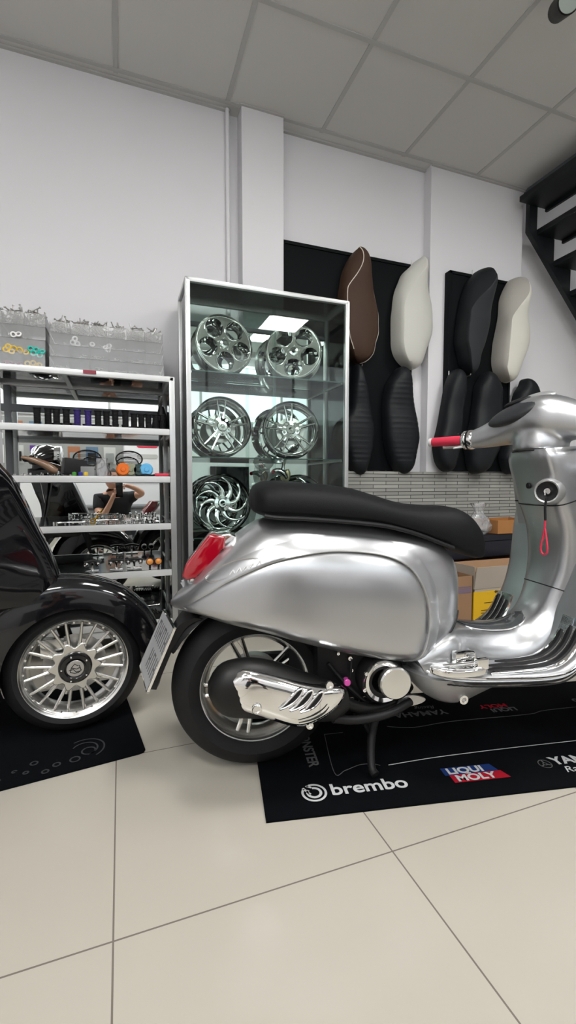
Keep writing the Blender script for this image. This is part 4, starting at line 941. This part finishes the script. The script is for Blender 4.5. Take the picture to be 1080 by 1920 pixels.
def front_end(t, paint, rimfn, rf, steer, xw=1.33, silver=True, rmax=None):
    """fender, wheel, fork, horn nose"""
    f = thing2('front_wheel', t, (xw, 0, rf), (0, 0, steer)); tyre(f, rf, .160, .105); rimfn(f)
    g = thing2('front_fender_group', t, (xw, 0, rf), (0, 0, steer)); g.name = 'front_fork'
    obj('fork_leg', tube([(0, .075, 0), (-.04, .085, .12), (-.09, .07, .28), (-.12, .02, .33)], [.016, .022, .024, .02], 12, smoothn=4), BLKM, g)
    obj('axle', tube([(0, .08, 0), (0, .03, 0)], .014, 12), STEEL, g)
    FA = [(-14, .243, .262, .055), (0, .243, .285, .070), (22, .242, .297, .078), (50, .242, .302, .080), (80, .243, .308, .080), (110, .245, .325, .082), (140, .246, .345, .082), (165, .247, .34, .080), (185, .247, .31, .072), (196, .247, .28, .06)]
    rg = []
    for k in range(50):
        a = -14+210*k/49; ri, ro, wd = ip(a, FA); ra = math.radians(a); ring = []
        for j in range(9):
            q = PI*j/8; cc, ss = math.cos(q), math.sin(q); r = ri-.035+(ro-ri+.035)*ss**.55; y = wd*math.copysign(abs(cc)**.6, cc); ring.append((r*math.cos(ra), y, r*math.sin(ra)))
        for j in range(1, 8):
            q = PI*(8-j)/8; cc, ss = math.cos(q), math.sin(q); r = ri-.034+(.036)*ss**.55; y = (wd-.006)*math.copysign(abs(cc)**.6, cc); ring.append((r*math.cos(ra), y, r*math.sin(ra)))
        rg.append(ring)
    obj('front_fender', loft(rg), paint, g, auto=60)
    NZ = [(.46, -.03, .07, .19), (.53, -.035, .085, .21), (.60, -.055, .085, .225), (.70, -.095, .08, .245), (.80, -.135, .075, .24), (.85, -.158, .07, .235), (.90, -.195, .06, .22), (.945, -.225, .05, .15)]
    rg = []
    for i in range(25):
        z = .46+.485*i/24; xf, wn, wo = ip(z, NZ); xs = fpt(fstat(z=z), 0, -.016).x; X = xw+xf
        rg.append([(xs, -wo, z), (xs+.012, -wo-.004, z), (xs+(X-xs)*.25, -wo*.78, z), (xs+(X-xs)*.45, -wo*.45-wn*.3, z), (xs+(X-xs)*.8, -wn, z), (X-.012, -wn*.7, z), (X, 0, z),
                   (X-.012, wn*.7, z), (xs+(X-xs)*.8, wn, z), (xs+(X-xs)*.45, wo*.45+wn*.3, z), (xs+(X-xs)*.25, wo*.78, z), (xs+.012, wo+.004, z), (xs, wo, z)])
    obj('front_apron', loft(rg), paint, t, auto=60)

def shield_parts(t, paint, silver=True):
    rg = []
    for p in FS:
        a = math.radians(p[2]); hw = p[3]; ring = []
        for y, n_ in ((-hw, -.008), (-hw+.006, .004), (-hw+.022, .008), (-hw*.5, .008), (0, .008), (hw*.5, .008), (hw-.022, .008), (hw-.006, .004), (hw, -.008), (hw-.012, -.022), (0, -.026), (-hw+.012, -.022)):
            ring.append((p[0]-math.sin(a)*n_, y, p[1]+math.cos(a)*n_))
        rg.append(ring)
    obj('footboard_and_legshield', loft(rg), paint, t, auto=60)
    obj('centre_column', loft([spring(i) for i in range(len(SP))]), paint, t, auto=60)
    GZ = [(.50, .992, .17), (.53, .980, .195), (.60, 1.005, .215), (.70, 1.012, .238), (.80, 1.0, .245), (.87, .985, .235), (.898, .985, .222), (.91, 1.0, .20)]
    rg = []
    for i in range(21):
        z = .50+.41*i/20; xf, hw = ip(z, GZ); xb = fpt(fstat(z=z), 0, 0).x+.002; ring = []
        for y, x in ((-hw, xb), (-hw, xf+.035), (-hw+.008, xf+.014), (-hw+.03, xf), (0, xf), (hw-.03, xf), (hw-.008, xf+.014), (hw, xf+.035), (hw, xb)): ring.append((x, y, z))
        rg.append(ring)
    gb = obj('glovebox', loft(rg), paint, t, auto=60)
    def seam(z, y0, y1, nm):
        xf, hw = ip(z, GZ); pts = [(xf-.0005, y, z+.0) for y in [y0+(y1-y0)*k/6 for k in range(7)]]; obj(nm, tube(pts, .0022, 6), BLKM, gb)
    seam(.775, -.215, .215, 'panel_gap'); seam(.55, -.17, .17, 'panel_gap')
    for zt in (.772, .508):
        i = min(range(20, len(SP)), key=lambda q: abs(SP[q][1]-zt)); obj('panel_gap', tube(spring(i, .0006)[1:12], .0020, 6), BLKM, t)

SPX, SPY, SPR, SPZ = .365, 1.29, math.radians(-11), .0065
sc = scooter('silver scooter with black seat and red tail light standing on the branded mat', (SPX, SPY, SPZ), SPR, SILVER, SILVERB, LEATHER, rim_silver, rim_silver, 0)
shield_parts(sc, SILVER); front_end(sc, SILVER, rim_silver, .225, math.radians(25))
# --- floorboard underside
UB = [(.425, .300, .318, .10), (.45, .262, .318, .15), (.48, .236, .312, .17), (.53, .212, .306, .17), (.58, .204, .304, .165), (.64, .222, .302, .16), (.70, .242, .301, .16), (.80, .262, .302, .18), (.88, .282, .318, .18), (.93, .31, .34, .12)]
rg = []
for i in range(41):
    x = .425+.505*i/40; zb, zt, wd = ip(x, UB); rg.append([(x, -wd-.03, zt-.012), (x, -wd-.015, zt-.03-.2*(zt-zb-.03)), (x, -wd, zb+.012), (x, -wd*.88, zb), (x, wd*.88, zb), (x, wd, zb+.012), (x, wd+.015, zt-.03-.2*(zt-zb-.03)), (x, wd+.03, zt-.012)])
ub = obj('underbody_fairing', loft(rg), SILVERB, sc, auto=60)
obj('fairing_bolt', lathe([(.007, -.006), (.013, -.006), (.0145, 0), (.0145, .01), (.007, .01)], 24, T(.582, -.168, .224), closed=True), CHROME, ub); obj('fairing_bolt', discY(.008, -.002, .0, 6, .001, T(.582, -.168, .224)), STEEL, ub)
ed = [fpt(s, -(FS[int(s)][3]+.0015), -.006) for s in [k*.5 for k in range(4, 2*fstat(z=.45))]]
obj('footboard_gap', tube([v-Vector((0, -.004, .016)) for v in ed], .0022, 6), BLKM, sc)
obj('body_seam', tube([(x_, -(bwid(x_, z_)+.0015), z_) for x_, z_ in cr([(.612, .455), (.60, .435), (.575, .408), (.54, .385), (.505, .362), (.47, .335)], 5)], .0028, 6), BLKM, sc)
# --- spine insert
a0, a1 = [min(range(len(SP)), key=lambda q: abs(SP[q][0]-x)+(0 if q < 50 else 9)) for x in (.655, .885)]
rg = []
for i in range(a0, a1+1):
    e = math.sin(PI*(i-a0)/(a1-a0))**.35; p = SP[i]; wv = max(.004, (p[2]-.006)*e); rg.append([(p[0], -wv, p[1]+.001), (p[0], -wv*.8, p[1]+.007), (p[0], 0, p[1]+.010), (p[0], wv*.8, p[1]+.007), (p[0], wv, p[1]+.001)])
si = obj('spine_insert', loft(rg), mat('glossy_dark_grey_insert', (.10, .11, .115), .15, metal=.5, coat=.8), sc)
obj('insert_rim', tube([Vector(r[0]) for r in rg]+[Vector(r[-1]) for r in reversed(rg)], .0024, 6), CHROME, si)
# --- carpet-strip chrome plates with rubber inserts, both sides
for sd in (-1, 1):
    iA, iB = fstat(x=.62 if sd < 0 else .86), fstat(z=.43); bm = bmesh.new(); R_ = []
    for s in range(iA, iB+1):
        f = (s-iA)/(iB-iA); y0 = -.118+.0*f; y1 = -FS[s][3]+.004
        if f < .2: y0 = -.118-(1-f/.2)*.09
        y1 = max(y1, -.212); R_.append([fpt(s, sd*abs(y), n_) for y, n_ in ((y0, .008), (y0-.003, .0125), ((y0+y1)/2, .0125), (y1+.004, .0125), (y1, .008), (y1-.002, .0))])
    tr = obj('chrome_runner_plate', loft(R_, True, close=True), CHROME, sc, auto=50)
    for j, (yy, s0, s1) in enumerate(((-.136, .10, .90), (-.163, .06, .96), (-.190, .02, .99))):
        A = int(iA+(iB-iA)*s0); B = int(iA+(iB-iA)*s1); R_ = []
        for s in range(A, B+1):
            e = min(1, (s-A+.4)/2.2, (B-s+.4)/2.2); wv = .0105*max(.15, e)
            R_.append([fpt(s, sd*abs(yy-wv), .012), fpt(s, sd*abs(yy-wv*.6), .0165), fpt(s, sd*abs(yy+wv*.6), .0165), fpt(s, sd*abs(yy+wv), .012)])
        obj('rubber_strip', loft(R_), BLKM, tr)
        if j < 2:
            rid = [fpt(s, sd*abs(yy-.0135), .0125) for s in range(A+1, B+1)]; obj('chrome_ridge', tube(rid, [.001, .003, .003, .003, .001], 8), CHROME, tr)
# --- folding footrest
fr = obj('folding_footrest', plate([crc([(.468, -.190), (.50, -.225), (.56, -.236), (.612, -.226), (.628, -.205), (.60, -.178), (.545, -.160), (.50, -.165)], 4)], .012, T(0, 0, .326), bev=.004), CHROME, sc)
obj('footrest_block', box(.545, .605, -.190, -.166, .335, .368, .005), CHROME, fr); obj('footrest_pin', tube([(.50, -.200, .338), (.60, -.21, .345), (.618, -.215, .345)], .006, 10), CHROME, fr)
obj('footrest_tab', box(.588, .622, -.226, -.211, .332, .362, .004), CHROME, fr); obj('footrest_rib', tube([(.475, -.192, .335), (.53, -.224, .336), (.60, -.224, .336)], .004, 8, smoothn=3), CHROME, fr)
obj('support_rail', tube([fpt(s, -FS[s][3]-.002, .002) for s in range(8, fstat(z=.40))], .003, 8), CHROME, sc)
# --- exhaust
ex = thing2('exhaust', sc, (0, 0, 0))
MU = [(-.135, .305, .012, .02), (-.128, .303, .03, .03), (-.112, .302, .055, .045), (-.085, .300, .072, .055), (-.03, .298, .080, .058), (.04, .288, .076, .056), (.12, .265, .066, .052), (.20, .245, .052, .045), (.24, .245, .03, .03)]
rg = []
for i in range(31):
    x = -.135+.375*i/30; zc, rz_, ry = ip(x, MU); rg.append([(x, -.158+ry*math.cos(2*PI*k/28), zc+rz_*math.sin(2*PI*k/28)) for k in range(28)])
obj('muffler_body', loft(rg), BLKP, ex, auto=60)
shield = crc([(-.084, .327), (-.074, .345), (-.037, .363), (.04, .343), (.099, .322), (.15, .308), (.205, .301), (.226, .288), (.221, .262), (.185, .228), (.128, .203), (.08, .205), (.0, .238), (-.05, .258), (-.076, .282), (-.086, .305)], 5)
hs = obj('chrome_heat_shield', dome(shield, -.195, .028, -1, rings=20, pw=1.6), CHROME, ex, auto=60)
hsy = lambda x, z: -.2235
for k in range(3):
    o_ = k*.027; bm = bmesh.new()
    sl = cr([(.101+o_, .316-k*.006), (.090+o_, .300-k*.007), (.070+o_, .280-k*.008), (.046+o_, .266-k*.006)], 4)
    L = [(p[0]-.0095*math.sin(PI*i/(len(sl)-1))**.5-.001, p[1]) for i, p in enumerate(sl)]; R2 = [(p[0]+.0095*math.sin(PI*i/(len(sl)-1))**.5+.001, p[1]) for i, p in enumerate(sl)]
    obj('vent_slot', prismXZ(L+R2[::-1], -.2255, -.215), BLKM, hs); obj('vent_rim', tube([(p[0], -.2255, p[1]) for p in L+R2[::-1]+[L[0]]], .0026, 6), CHROME, hs)
obj('vent_crease', tube([(p[0], -.2235, p[1]) for p in cr([(.175, .262), (.16, .246), (.13, .232), (.095, .226)], 4)], [.001, .003, .001], 6), BLKM, hs)
bolt(hs, -.012, -.222, .270, .013); bolt(hs, .129, -.196, .203, .011, side=-1); bolt(ex, .18, -.205, .312, .011)
obj('exhaust_pipe', tube([(.23, -.14, .235), (.30, -.13, .20), (.40, -.10, .195), (.47, -.05, .22)], .017, 12, smoothn=5), BLKP, ex)
obj('bracket_strap', tube([(.20, -.17, .20), (.27, -.16, .185), (.36, -.16, .195), (.44, -.13, .21)], .012, 10, smoothn=4), BLKM, ex)
# --- cooling fan cover and engine details
fc = obj('fan_shroud', lathe([(.035, -.03), (.062, -.03), (.068, -.02), (.070, .05), (.035, .05)], 48, T(.352, -.118, .284), closed=True), BLKM, sc)
obj('shroud_ring', lathe([(.046, -.008), (.056, -.012), (.060, -.006), (.060, .01), (.046, .006)], 56, T(.352, -.146, .284), closed=True), CHROME, fc)
obj('turned_cover', lathe([(1e-5, -.012), (.002, -.012), (.042, -.010), (.0455, -.006), (.046, .012), (1e-5, .012)], 64, T(.380, -.160, .283)), mat('spun_aluminium_disc', (.78, .78, .76), .26, metal=1, aniso=.9), fc)
for a in (150, 200, 115): bolt(fc, .352+.062*math.cos(math.radians(a)), -.15, .284+.055*math.sin(math.radians(a)), .006)
obj('engine_plate', prismXZ(crc([(.405, .205), (.437, .226), (.487, .214), (.478, .200), (.413, .190)], 4), -.125, -.117, .0015), STEEL, sc)
obj('magenta_plug', discY(.010, -.016, .006, 18, .002, T(.252, -.115, .278)), PINK, sc)
for x, z, r in ((.265, .340, .007), (.269, .305, .006), (.300, .212, .009), (.23, .356, .005)): bolt(sc, x, -.105, z, r, 'engine_bolt')
obj('cable', tube([(.27, -.108, .34), (.262, -.125, .30), (.256, -.118, .28)], .0035, 8, smoothn=4), BLKM, sc)
obj('cable', tube([(.20, -.11, .33), (.26, -.12, .26), (.34, -.11, .20), (.46, -.08, .21)], .006, 8, smoothn=5), BLKM, sc)
cs = thing2('centre_stand', sc, (.36, 0, 0))
for s in (-1, 1): obj('stand_leg', tube([(.02, s*.06, .20), (-.02, s*.09, .10), (-.035, s*.13, .03), (-.03, s*.15, .014)], [.012, .012, .011, .013], 12, smoothn=4), BLKM, cs)
obj('stand_crossbar', tube([(-.02, -.09, .10), (-.02, .09, .10)], .010, 10), BLKM, cs)
sk = obj('side_stand', tube([(.46, .13, .22), (.50, .17, .12), (.53, .24, .018)], [.010, .009, .010], 10), BLKM, sc)
# --- rider-side details on the column
kz = T(.890, -.092, .815) @ RZ(-52)
key = obj('ignition_bezel', lathe([(.030, -.010), (.034, -.013), (.038, -.008), (.043, .03), (.032, .03), (.030, .0)], 36, kz, closed=True), SILVERB, sc)
obj('lock_recess', lathe([(1e-5, .006), (.031, -.006), (.031, .012)], 28, kz), BLKM, key); obj('lock_barrel', lathe([(1e-5, -.008), (.009, -.008), (.010, .002)], 18, kz), STEEL, key)
obj('ignition_key', box(-.0015, .0015, -.004, .004, -.012, .012, .001).copy() if False else joinm([_bx(T(.872, -.108, .812) @ RZ(38), -.012, .012, -.0015, .0015, -.008, .008)]), CHROME, key)
kp = Vector((.866, -.116, .80))
ln = thing('key_lanyard', 'black and red key strap hanging from the silver scooter ignition', 'lanyard', (SPX, SPY, 0), SPR)
obj('black_strap', tube([kp, kp+Vector((-.002, 0, -.03)), kp+Vector((0, .0, -.065))], .0035, 8), BLKM, ln)
obj('red_loop', tube([kp+Vector((0, 0, -.06)), kp+Vector((.0, .003, -.10)), kp+Vector((-.004, .010, -.15)), kp+Vector((0, .004, -.168)), kp+Vector((.002, -.010, -.16)), kp+Vector((.0, -.010, -.13)), kp+Vector((.0, .0, -.09))], .0028, 8, smoothn=5), REDG, ln)
obj('seat_release_button', discY(.010, -.006, .004, 20, .002, T(.900, .005, .832) @ RZ(-90)), BLKM, sc)
# --- headset
hb = thing2('headset', sc, (.925, 0, 0), (0, 0, math.radians(25)))
HB = [(-.245, 0, 1.000, .028, .032), (-.20, .004, 1.006, .034, .040), (-.14, .012, 1.022, .050, .052), (-.08, .022, 1.040, .075, .066), (-.03, .028, 1.050, .095, .074), (.03, .028, 1.050, .095, .074), (.08, .022, 1.040, .075, .066), (.14, .012, 1.022, .050, .052), (.20, .004, 1.006, .034, .040), (.245, 0, 1.000, .028, .032)]
rg = []
for i in range(41):
    b = -.245+.49*i/40; a, z, ra, rz_ = ip(b, HB); rg.append([(a+ra*math.copysign(abs(math.cos(q))**.85, math.cos(q)), b, z+rz_*math.copysign(abs(math.sin(q))**.85, math.sin(q))) for q in [2*PI*k/24 for k in range(24)]])
nk = loft([[(.012+ra*math.cos(2*PI*k/24), rb*math.sin(2*PI*k/24), z) for k in range(24)] for z, ra, rb in ((.945, .080, .084), (.97, .080, .082), (1.0, .074, .078), (1.03, .05, .05))])
hsrf = obj('headset_shell', joinm([loft(rg), nk]), SILVER, hb); blend(hsrf, .005, 28)
obj('neck_gap', tube([(.012+.078*math.cos(2*PI*k/40), .081*math.sin(2*PI*k/40), .944) for k in range(41)], .003, 6), BLKM, hb)
def ell(cx, cy, cz, rx, ry, rz_, M=Matrix()):
    bm = bmesh.new(); bmesh.ops.create_uvsphere(bm, u_segments=32, v_segments=16, radius=1, matrix=T(cx, cy, cz) @ M @ Matrix.Diagonal((rx, ry, rz_, 1))); return bm
obj('dashboard_panel', ell(-.034, .060, 1.072, .052, .098, .024, RX(-16) @ RY(-36)), mat('dark_grey_dash_plastic', (.022, .024, .027), .4), hb)
vz = obj('dash_visor', ell(.020, .035, 1.108, .060, .075, .024, RX(-10) @ RY(-20)), SILVERB, hb); obj('visor_slot', ell(-.018, .065, 1.110, .018, .045, .008, RX(-12) @ RY(-22)), BLKM, vz)
for s in (-1, 1):
    gp = thing2('handlebar_end', hb, (0, s*.245, 1.0), (0, 0, s*math.radians(12)))
    cc = Matrix.Scale(s, 4, (0, 1, 0))
    sw = obj('switch_cluster', joinm([lathe([(1e-5, -.012), (.033, -.012), (.036, -.006), (.036, .004), (.030, .008), (.034, .014), (.034, .022), (.028, .030), (1e-5, .036)], 24, cc)]), CHROME, gp)
    obj('reservoir_cap', lathe([(1e-5, 0), (.015, 0), (.017, .004), (.017, .016), (1e-5, .020)], 20, T(.006, s*.012, .014) @ RX(90)), CHROME, sw)
    obj('clamp_band', lathe([(.030, -.003), (.0345, -.003), (.0345, .003), (.030, .003)], 24, cc @ T(0, .009, 0), closed=True), BLKP, sw)
    gr = obj('grip', lathe([(1e-5, .036), (.0175, .036), (.0175, .145), (.016, .150), (1e-5, .150)], 24, cc @ T(-.0, 0, 0)), REDG, gp)
    obj('bar_end', lathe([(1e-5, .148), (.015, .148), (.017, .156), (.015, .164), (1e-5, .170)], 24, cc), ALUL, gr)
    obj('brake_lever', tube([(.03, s*.005, -.012), (.042, s*.03, -.018), (.045, s*.08, -.020), (.038, s*.125, -.020)], [.007, .005, .004, .006], 10, smoothn=5), CHROME, gp)
    obj('lower_lever', tube([(-.005, s*.0, -.020), (-.018, s*.03, -.026), (-.028, s*.055, -.030)], [.005, .004, .003], 10, smoothn=4), ALUL, gp)

# ------------------------------------------------------------------ black scooter (front end in view)
B0 = Vector((-.160, 1.685, 0)); BR = math.radians(5.5); off = Matrix.Rotation(BR, 3, 'Z') @ Vector((-1.33, 0, 0))
bs = scooter('gloss black scooter with polished mesh front wheel at the left edge', tuple(B0+off+Vector((0, 0, .0065))), BR, BLK, BLK, LEATHER, rim_mesh, rim_mesh, 0, silver=False)
shield_parts(bs, BLK, False); front_end(bs, BLK, rim_mesh, .222, 0)
rg = []
for i in range(21):
    x = .425+.505*i/20; zb, zt, wd = ip(x, UB); rg.append([(x, -wd-.03, zt-.012), (x, -wd, zb+.012), (x, wd, zb+.012), (x, wd+.03, zt-.012)])
obj('underbody_fairing', loft(rg), BLK, bs)
hb2 = thing2('headset', bs, (.95, 0, 0))
rg = []
for i in range(31):
    b = -.245+.49*i/30; a, z, ra, rz_ = ip(b, HB); rg.append([(a+ra*math.cos(q), b, z+rz_*math.sin(q)) for q in [2*PI*k/20 for k in range(20)]])
blend(obj('headset_shell', joinm([loft(rg), loft([[(.012+ra*math.cos(2*PI*k/24), rb*math.sin(2*PI*k/24), z) for k in range(24)] for z, ra, rb in ((.945, .078, .072), (.99, .072, .062), (1.03, .072, .062))])]), BLK, hb2), .006, 8)
obj('headlight', lathe([(1e-5, -.01), (.055, -.008), (.070, 0), (.074, .02), (.07, .04)], 36, T(.135, 0, 1.04) @ RZ(90) @ RY(0)), CHROME, hb2)
for s in (-1, 1):
    cc = Matrix.Scale(s, 4, (0, 1, 0)) @ T(0, .245, 1.0)
    gr = obj('grip', lathe([(1e-5, 0), (.018, 0), (.018, .12), (.020, .13), (1e-5, .14)], 20, cc), RUBBER, hb2); obj('brake_lever', tube([(.03, s*.25, .99), (.045, s*.30, .985), (.04, s*.38, .98)], [.007, .005, .006], 8, smoothn=4), BLKP, hb2)

# ------------------------------------------------------------------ rear of the shop (seen in the mirrors and reflections)
bm = bmesh.new(); bx(bm, -2.9, 5.4, -2.2, -2.185, 1.90, 2.78)
struct('added_glow_panel_1', bm, mat('added_glow_surface', (.8, .85, .9), .4, emit=((.92, .97, 1.0), .42)), smooth=False)  # added glowing panel, gives broad soft light from behind the camera
bm = bmesh.new()
for z in (1.86, 2.78): bx(bm, -2.94, 5.44, -2.2, -2.17, z, z+.04)
for k in range(7): x = -2.94+k*1.39; bx(bm, x, x+.04, -2.2, -2.17, 1.90, 2.78)
struct('trim_5', bm, ALU, smooth=False)
t = thing('white_display_board', 'white board with red and grey bars on the rear wall, seen in the shelf mirror', 'board', (.40, -2.2, .88))
obj('board_panel', box(-.33, .37, .001, .02, 0, .88, .003), WALL, t)
for z, m in ((.57, REDG), (.40, TBAR)): obj('colour_bar', plate([[(-.12+.035*math.cos(a), .035*math.sin(a)) for a in [PI/2+PI*i/10 for i in range(11)]]+[(.13+.035*math.cos(a), .035*math.sin(a)) for a in [-PI/2+PI*i/10 for i in range(11)]]], .004, T(0, .022, z) @ XZ), m, t, smooth=False)
t = thing('wall_television', 'black television on the rear wall, seen in the case mirror', 'television', (1.72, -2.195, .64))
obj('screen', box(-.33, .33, .0, .03, 0, .50, .006), BLK, t); obj('bezel_strip', box(-.33, .33, .028, .034, 0, .02, .002), BLKM, t)
t = thing('grey_counter', 'low grey counter along the rear wall', 'counter', (.9, -1.92, 0))
obj('counter_body', box(-1.6, 1.8, -.27, .22, 0, .50, .01), mat('mid_grey_laminate', (.16, .165, .175), .5), t); obj('counter_top', box(-1.62, 1.82, -.28, .25, .50, .53, .006), mat('mid_grey_laminate', (.16, .165, .175), .5), t)
PK = [(-1.9, 'black'), (-1.65, 'white'), (-1.4, 'grey'), (-1.15, 'purple'), (-.9, 'white'), (-.65, 'orange'), (-.4, 'blue'), (-.15, 'grey')]
PC = {'black': BLKM, 'white': WALL, 'grey': TBAR, 'purple': mat('violet_card', (.09, .03, .2), .6), 'orange': mat('dull_orange_card', (.3, .12, .06), .6), 'blue': mat('dull_blue_card', (.08, .14, .22), .6)}
for i, (x, c) in enumerate(PK):
    for r_, z in enumerate((1.15, 1.50)):
        cc = c if r_ == 0 else PK[(i+3) % 8][1]
        t = thing('hanging_package', f'{cc} blister package in the {"lower" if r_ == 0 else "upper"} row on the rear wall, {["first","second","third","fourth","fifth","sixth","seventh","eighth"][i]} from the left', 'package', (x, -2.193, z))
        obj('backing_card', box(-.085, .085, 0, .004, 0, .26, .001), PC[cc], t); obj('blister', box(-.06, .06, .004, .04, .03, .17, .012), CLEARP if i % 2 else BLKM, t)
bm = box(-2.1, .05, -2.199, -2.193, .95, 1.82); obj_ = struct('trim_6', bm, mat('pale_grey_slatwall', (.27, .275, .27), .6), smooth=False)

# ------------------------------------------------------------------ the photographer, squatting behind the camera
def skin(name, nodes, edges, m, parent, root=0, sub=2):
    me = bpy.data.meshes.new(name); me.from_pydata([n[0] for n in nodes], edges, []); me.materials.append(m)
    o = bpy.data.objects.new(name, me); COL.objects.link(o); o.parent = parent
    md = o.modifiers.new('skin', 'SKIN'); md.use_smooth_shade = True
    if not me.skin_vertices: me.skin_vertices.new() if hasattr(me.skin_vertices, 'new') else None
    lay = me.skin_vertices[0].data
    for i, n in enumerate(nodes):
        r = n[1]; lay[i].radius = r if isinstance(r, tuple) else (r, r); lay[i].use_root = (i == root)
    sb = o.modifiers.new('sub', 'SUBSURF'); sb.levels = sub; sb.render_levels = sub
    return o
pr = thing('person', 'person in a black t-shirt squatting and holding up a phone, seen in the shelf mirror', 'person', (0, -.45, 0))
def L(x, y, z): return (x, y+.45, z)
N = [(L(-.04, -.52, .34), (.08, .06)), (L(-.05, -.47, .46), (.08, .06)), (L(-.06, -.40, .60), (.11, .07)), (L(-.07, -.34, .70), (.12, .09)), (L(-.085, -.30, .775), (.052, .052)), (L(-.09, -.27, .82), (.055, .055)),
     (L(-.245, -.32, .68), .055), (L(-.25, -.24, .54), .043), (L(-.20, -.13, .47), .038), (L(-.13, -.09, .60), .030), (L(-.085, -.055, .70), .024), (L(-.065, -.045, .745), (.034, .018)),
     (L(.105, -.32, .69), .055), (L(.19, -.24, .72), .045), (L(.235, -.16, .74), .038), (L(.15, -.09, .80), .030), (L(.075, -.05, .825), .024), (L(.045, -.035, .83), (.032, .018)),
     (L(-.17, -.50, .30), .09), (L(-.25, -.16, .42), .065), (L(-.24, -.28, .10), .045), (L(-.24, -.20, .05), .04), (L(-.24, -.09, .035), .035),
     (L(.09, -.50, .30), .09), (L(.18, -.18, .40), .065), (L(.18, -.30, .10), .045), (L(.18, -.22, .05), .04), (L(.18, -.11, .035), .035)]
E_ = [(0, 1), (1, 2), (2, 3), (3, 4), (4, 5), (3, 6), (6, 7), (7, 8), (8, 9), (9, 10), (10, 11), (3, 12), (12, 13), (13, 14), (14, 15), (15, 16), (16, 17), (0, 18), (18, 19), (19, 20), (20, 21), (21, 22), (0, 23), (23, 24), (24, 25), (25, 26), (26, 27)]
body = skin('body', N, E_, SKIN, pr)
def sub_skin(name, idx, grow, m):
    mp = {v: i for i, v in enumerate(idx)}; nn = []
    for v in idx:
        p, r = N[v]; r = r if isinstance(r, tuple) else (r, r); g_ = grow[v] if isinstance(grow, dict) else grow; nn.append((p, (r[0]+g_, r[1]+g_)))
    return skin(name, nn, [(mp[a], mp[b]) for a, b in E_ if a in mp and b in mp], m, pr)
sub_skin('t_shirt', [0, 1, 2, 3, 6, 7, 12, 13], {0: .10, 1: .095, 2: .07, 3: .04, 6: .022, 7: .016, 12: .022, 13: .016}, SHIRT)
sub_skin('trousers', [0, 18, 19, 20, 23, 24, 25], .018, JEANS)
sub_skin('shoe', [21, 22], .014, BLKM); sub_skin('shoe', [26, 27], .014, BLKM)
# head: shaped, with face facing the camera phone
bm = bmesh.new(); bmesh.ops.create_uvsphere(bm, u_segments=32, v_segments=24, radius=1)
for v in bm.verts:
    x, y, z = v.co; wv = .076*(1-.22*max(0, -z)**1.5); 
    v.co = Vector((x*wv, y*.095+(.012 if z < -.3 and y > 0 else 0), z*.118))
    if y > .5: v.co.y -= .006*max(0, math.cos(z*3))
M_ = T(*L(-.10, -.235, .905))
bmesh.ops.transform(bm, matrix=M_, verts=bm.verts)
def HX(x, y, z): return M_ @ Vector((x, y, z))
tube([HX(0, .088, .015), HX(0, .112, -.018), HX(0, .094, -.030)], [.008, .015, .012], 10, bm)
hd_ = obj('head', bm, SKIN, pr)
for sx_ in (-1, 1):
    bm = bmesh.new(); bmesh.ops.create_uvsphere(bm, u_segments=16, v_segments=10, radius=.012, matrix=T(*HX(sx_*.031, .078, .012))); obj('eye', bm, mat('eye_white', (.7, .7, .7), .2), hd_)
    bm = bmesh.new(); bmesh.ops.create_uvsphere(bm, u_segments=12, v_segments=8, radius=.006, matrix=T(*HX(sx_*.031, .0875, .012))); obj('iris', bm, HAIR, hd_)
    bm = bmesh.new(); bmesh.ops.create_uvsphere(bm, u_segments=16, v_segments=10, radius=1, matrix=T(*HX(sx_*.076, -.005, -.005)) @ Matrix.Diagonal((.008, .018, .030, 1))); obj('ear', bm, SKIN, hd_)
    obj('eyebrow', tube([HX(sx_*.016, .091, .034), HX(sx_*.046, .080, .036)], .0035, 6), HAIR, hd_)
obj('mouth', tube([HX(-.024, .088, -.056), HX(0, .099, -.054), HX(.024, .088, -.056)], [.002, .005, .002], 8, smoothn=4), mat('lips', (.4, .15, .13), .5), hd_)
bm = bmesh.new(); bmesh.ops.create_uvsphere(bm, u_segments=32, v_segments=24, radius=1)
bmesh.ops.delete(bm, geom=[v for v in bm.verts if v.co.z < -.15 or (v.co.y > .45 and v.co.z < .52)], context='VERTS')
bmesh.ops.transform(bm, matrix=M_ @ T(0, -.004, .006) @ Matrix.Diagonal((.083, .101, .124, 1)), verts=bm.verts); obj('hair', bm, HAIR, pr)
# fingers curled round the phone
for side, base, dx, dz in ((-1, (-.062, -.040, .745), .0, 1), (1, (.035, -.032, .83), 0, -1)):
    for k in range(4):
        z = base[2]+dz*(-.004+.017*k) if side < 0 else base[2]+.012-.016*k
        x0 = base[0]; ln = (.026, .030, .028, .022)[k]
        skin('finger', [(L(x0, -.042, z), .009), (L(x0+side*.006, -.020, z), .008), (L(x0-side*.006, -.0075, z), .0072), (L(x0-side*ln*.6, -.006 if side > 0 else -.006, z), .006)], [(0, 1), (1, 2), (2, 3)], SKIN, pr, sub=1)
    skin('thumb', [(L(x0, -.045, base[2]-.02), .011), (L(x0-side*.014, -.030, base[2]-.012), .0095), (L(x0-side*.034, -.026, base[2]+.004), .008)], [(0, 1), (1, 2)], SKIN, pr, sub=1)
t = thing('mobile_phone', 'black phone held up by the photographer in the shelf mirror', 'phone', (-.018, -.0140, .78))
obj('phone_body', box(-.038, .038, -.0045, .0045, -.08, .08, .003), BLK, t); obj('camera_bump', box(.004, .032, .0045, .0065, .045, .075, .0008), BLKM, t)
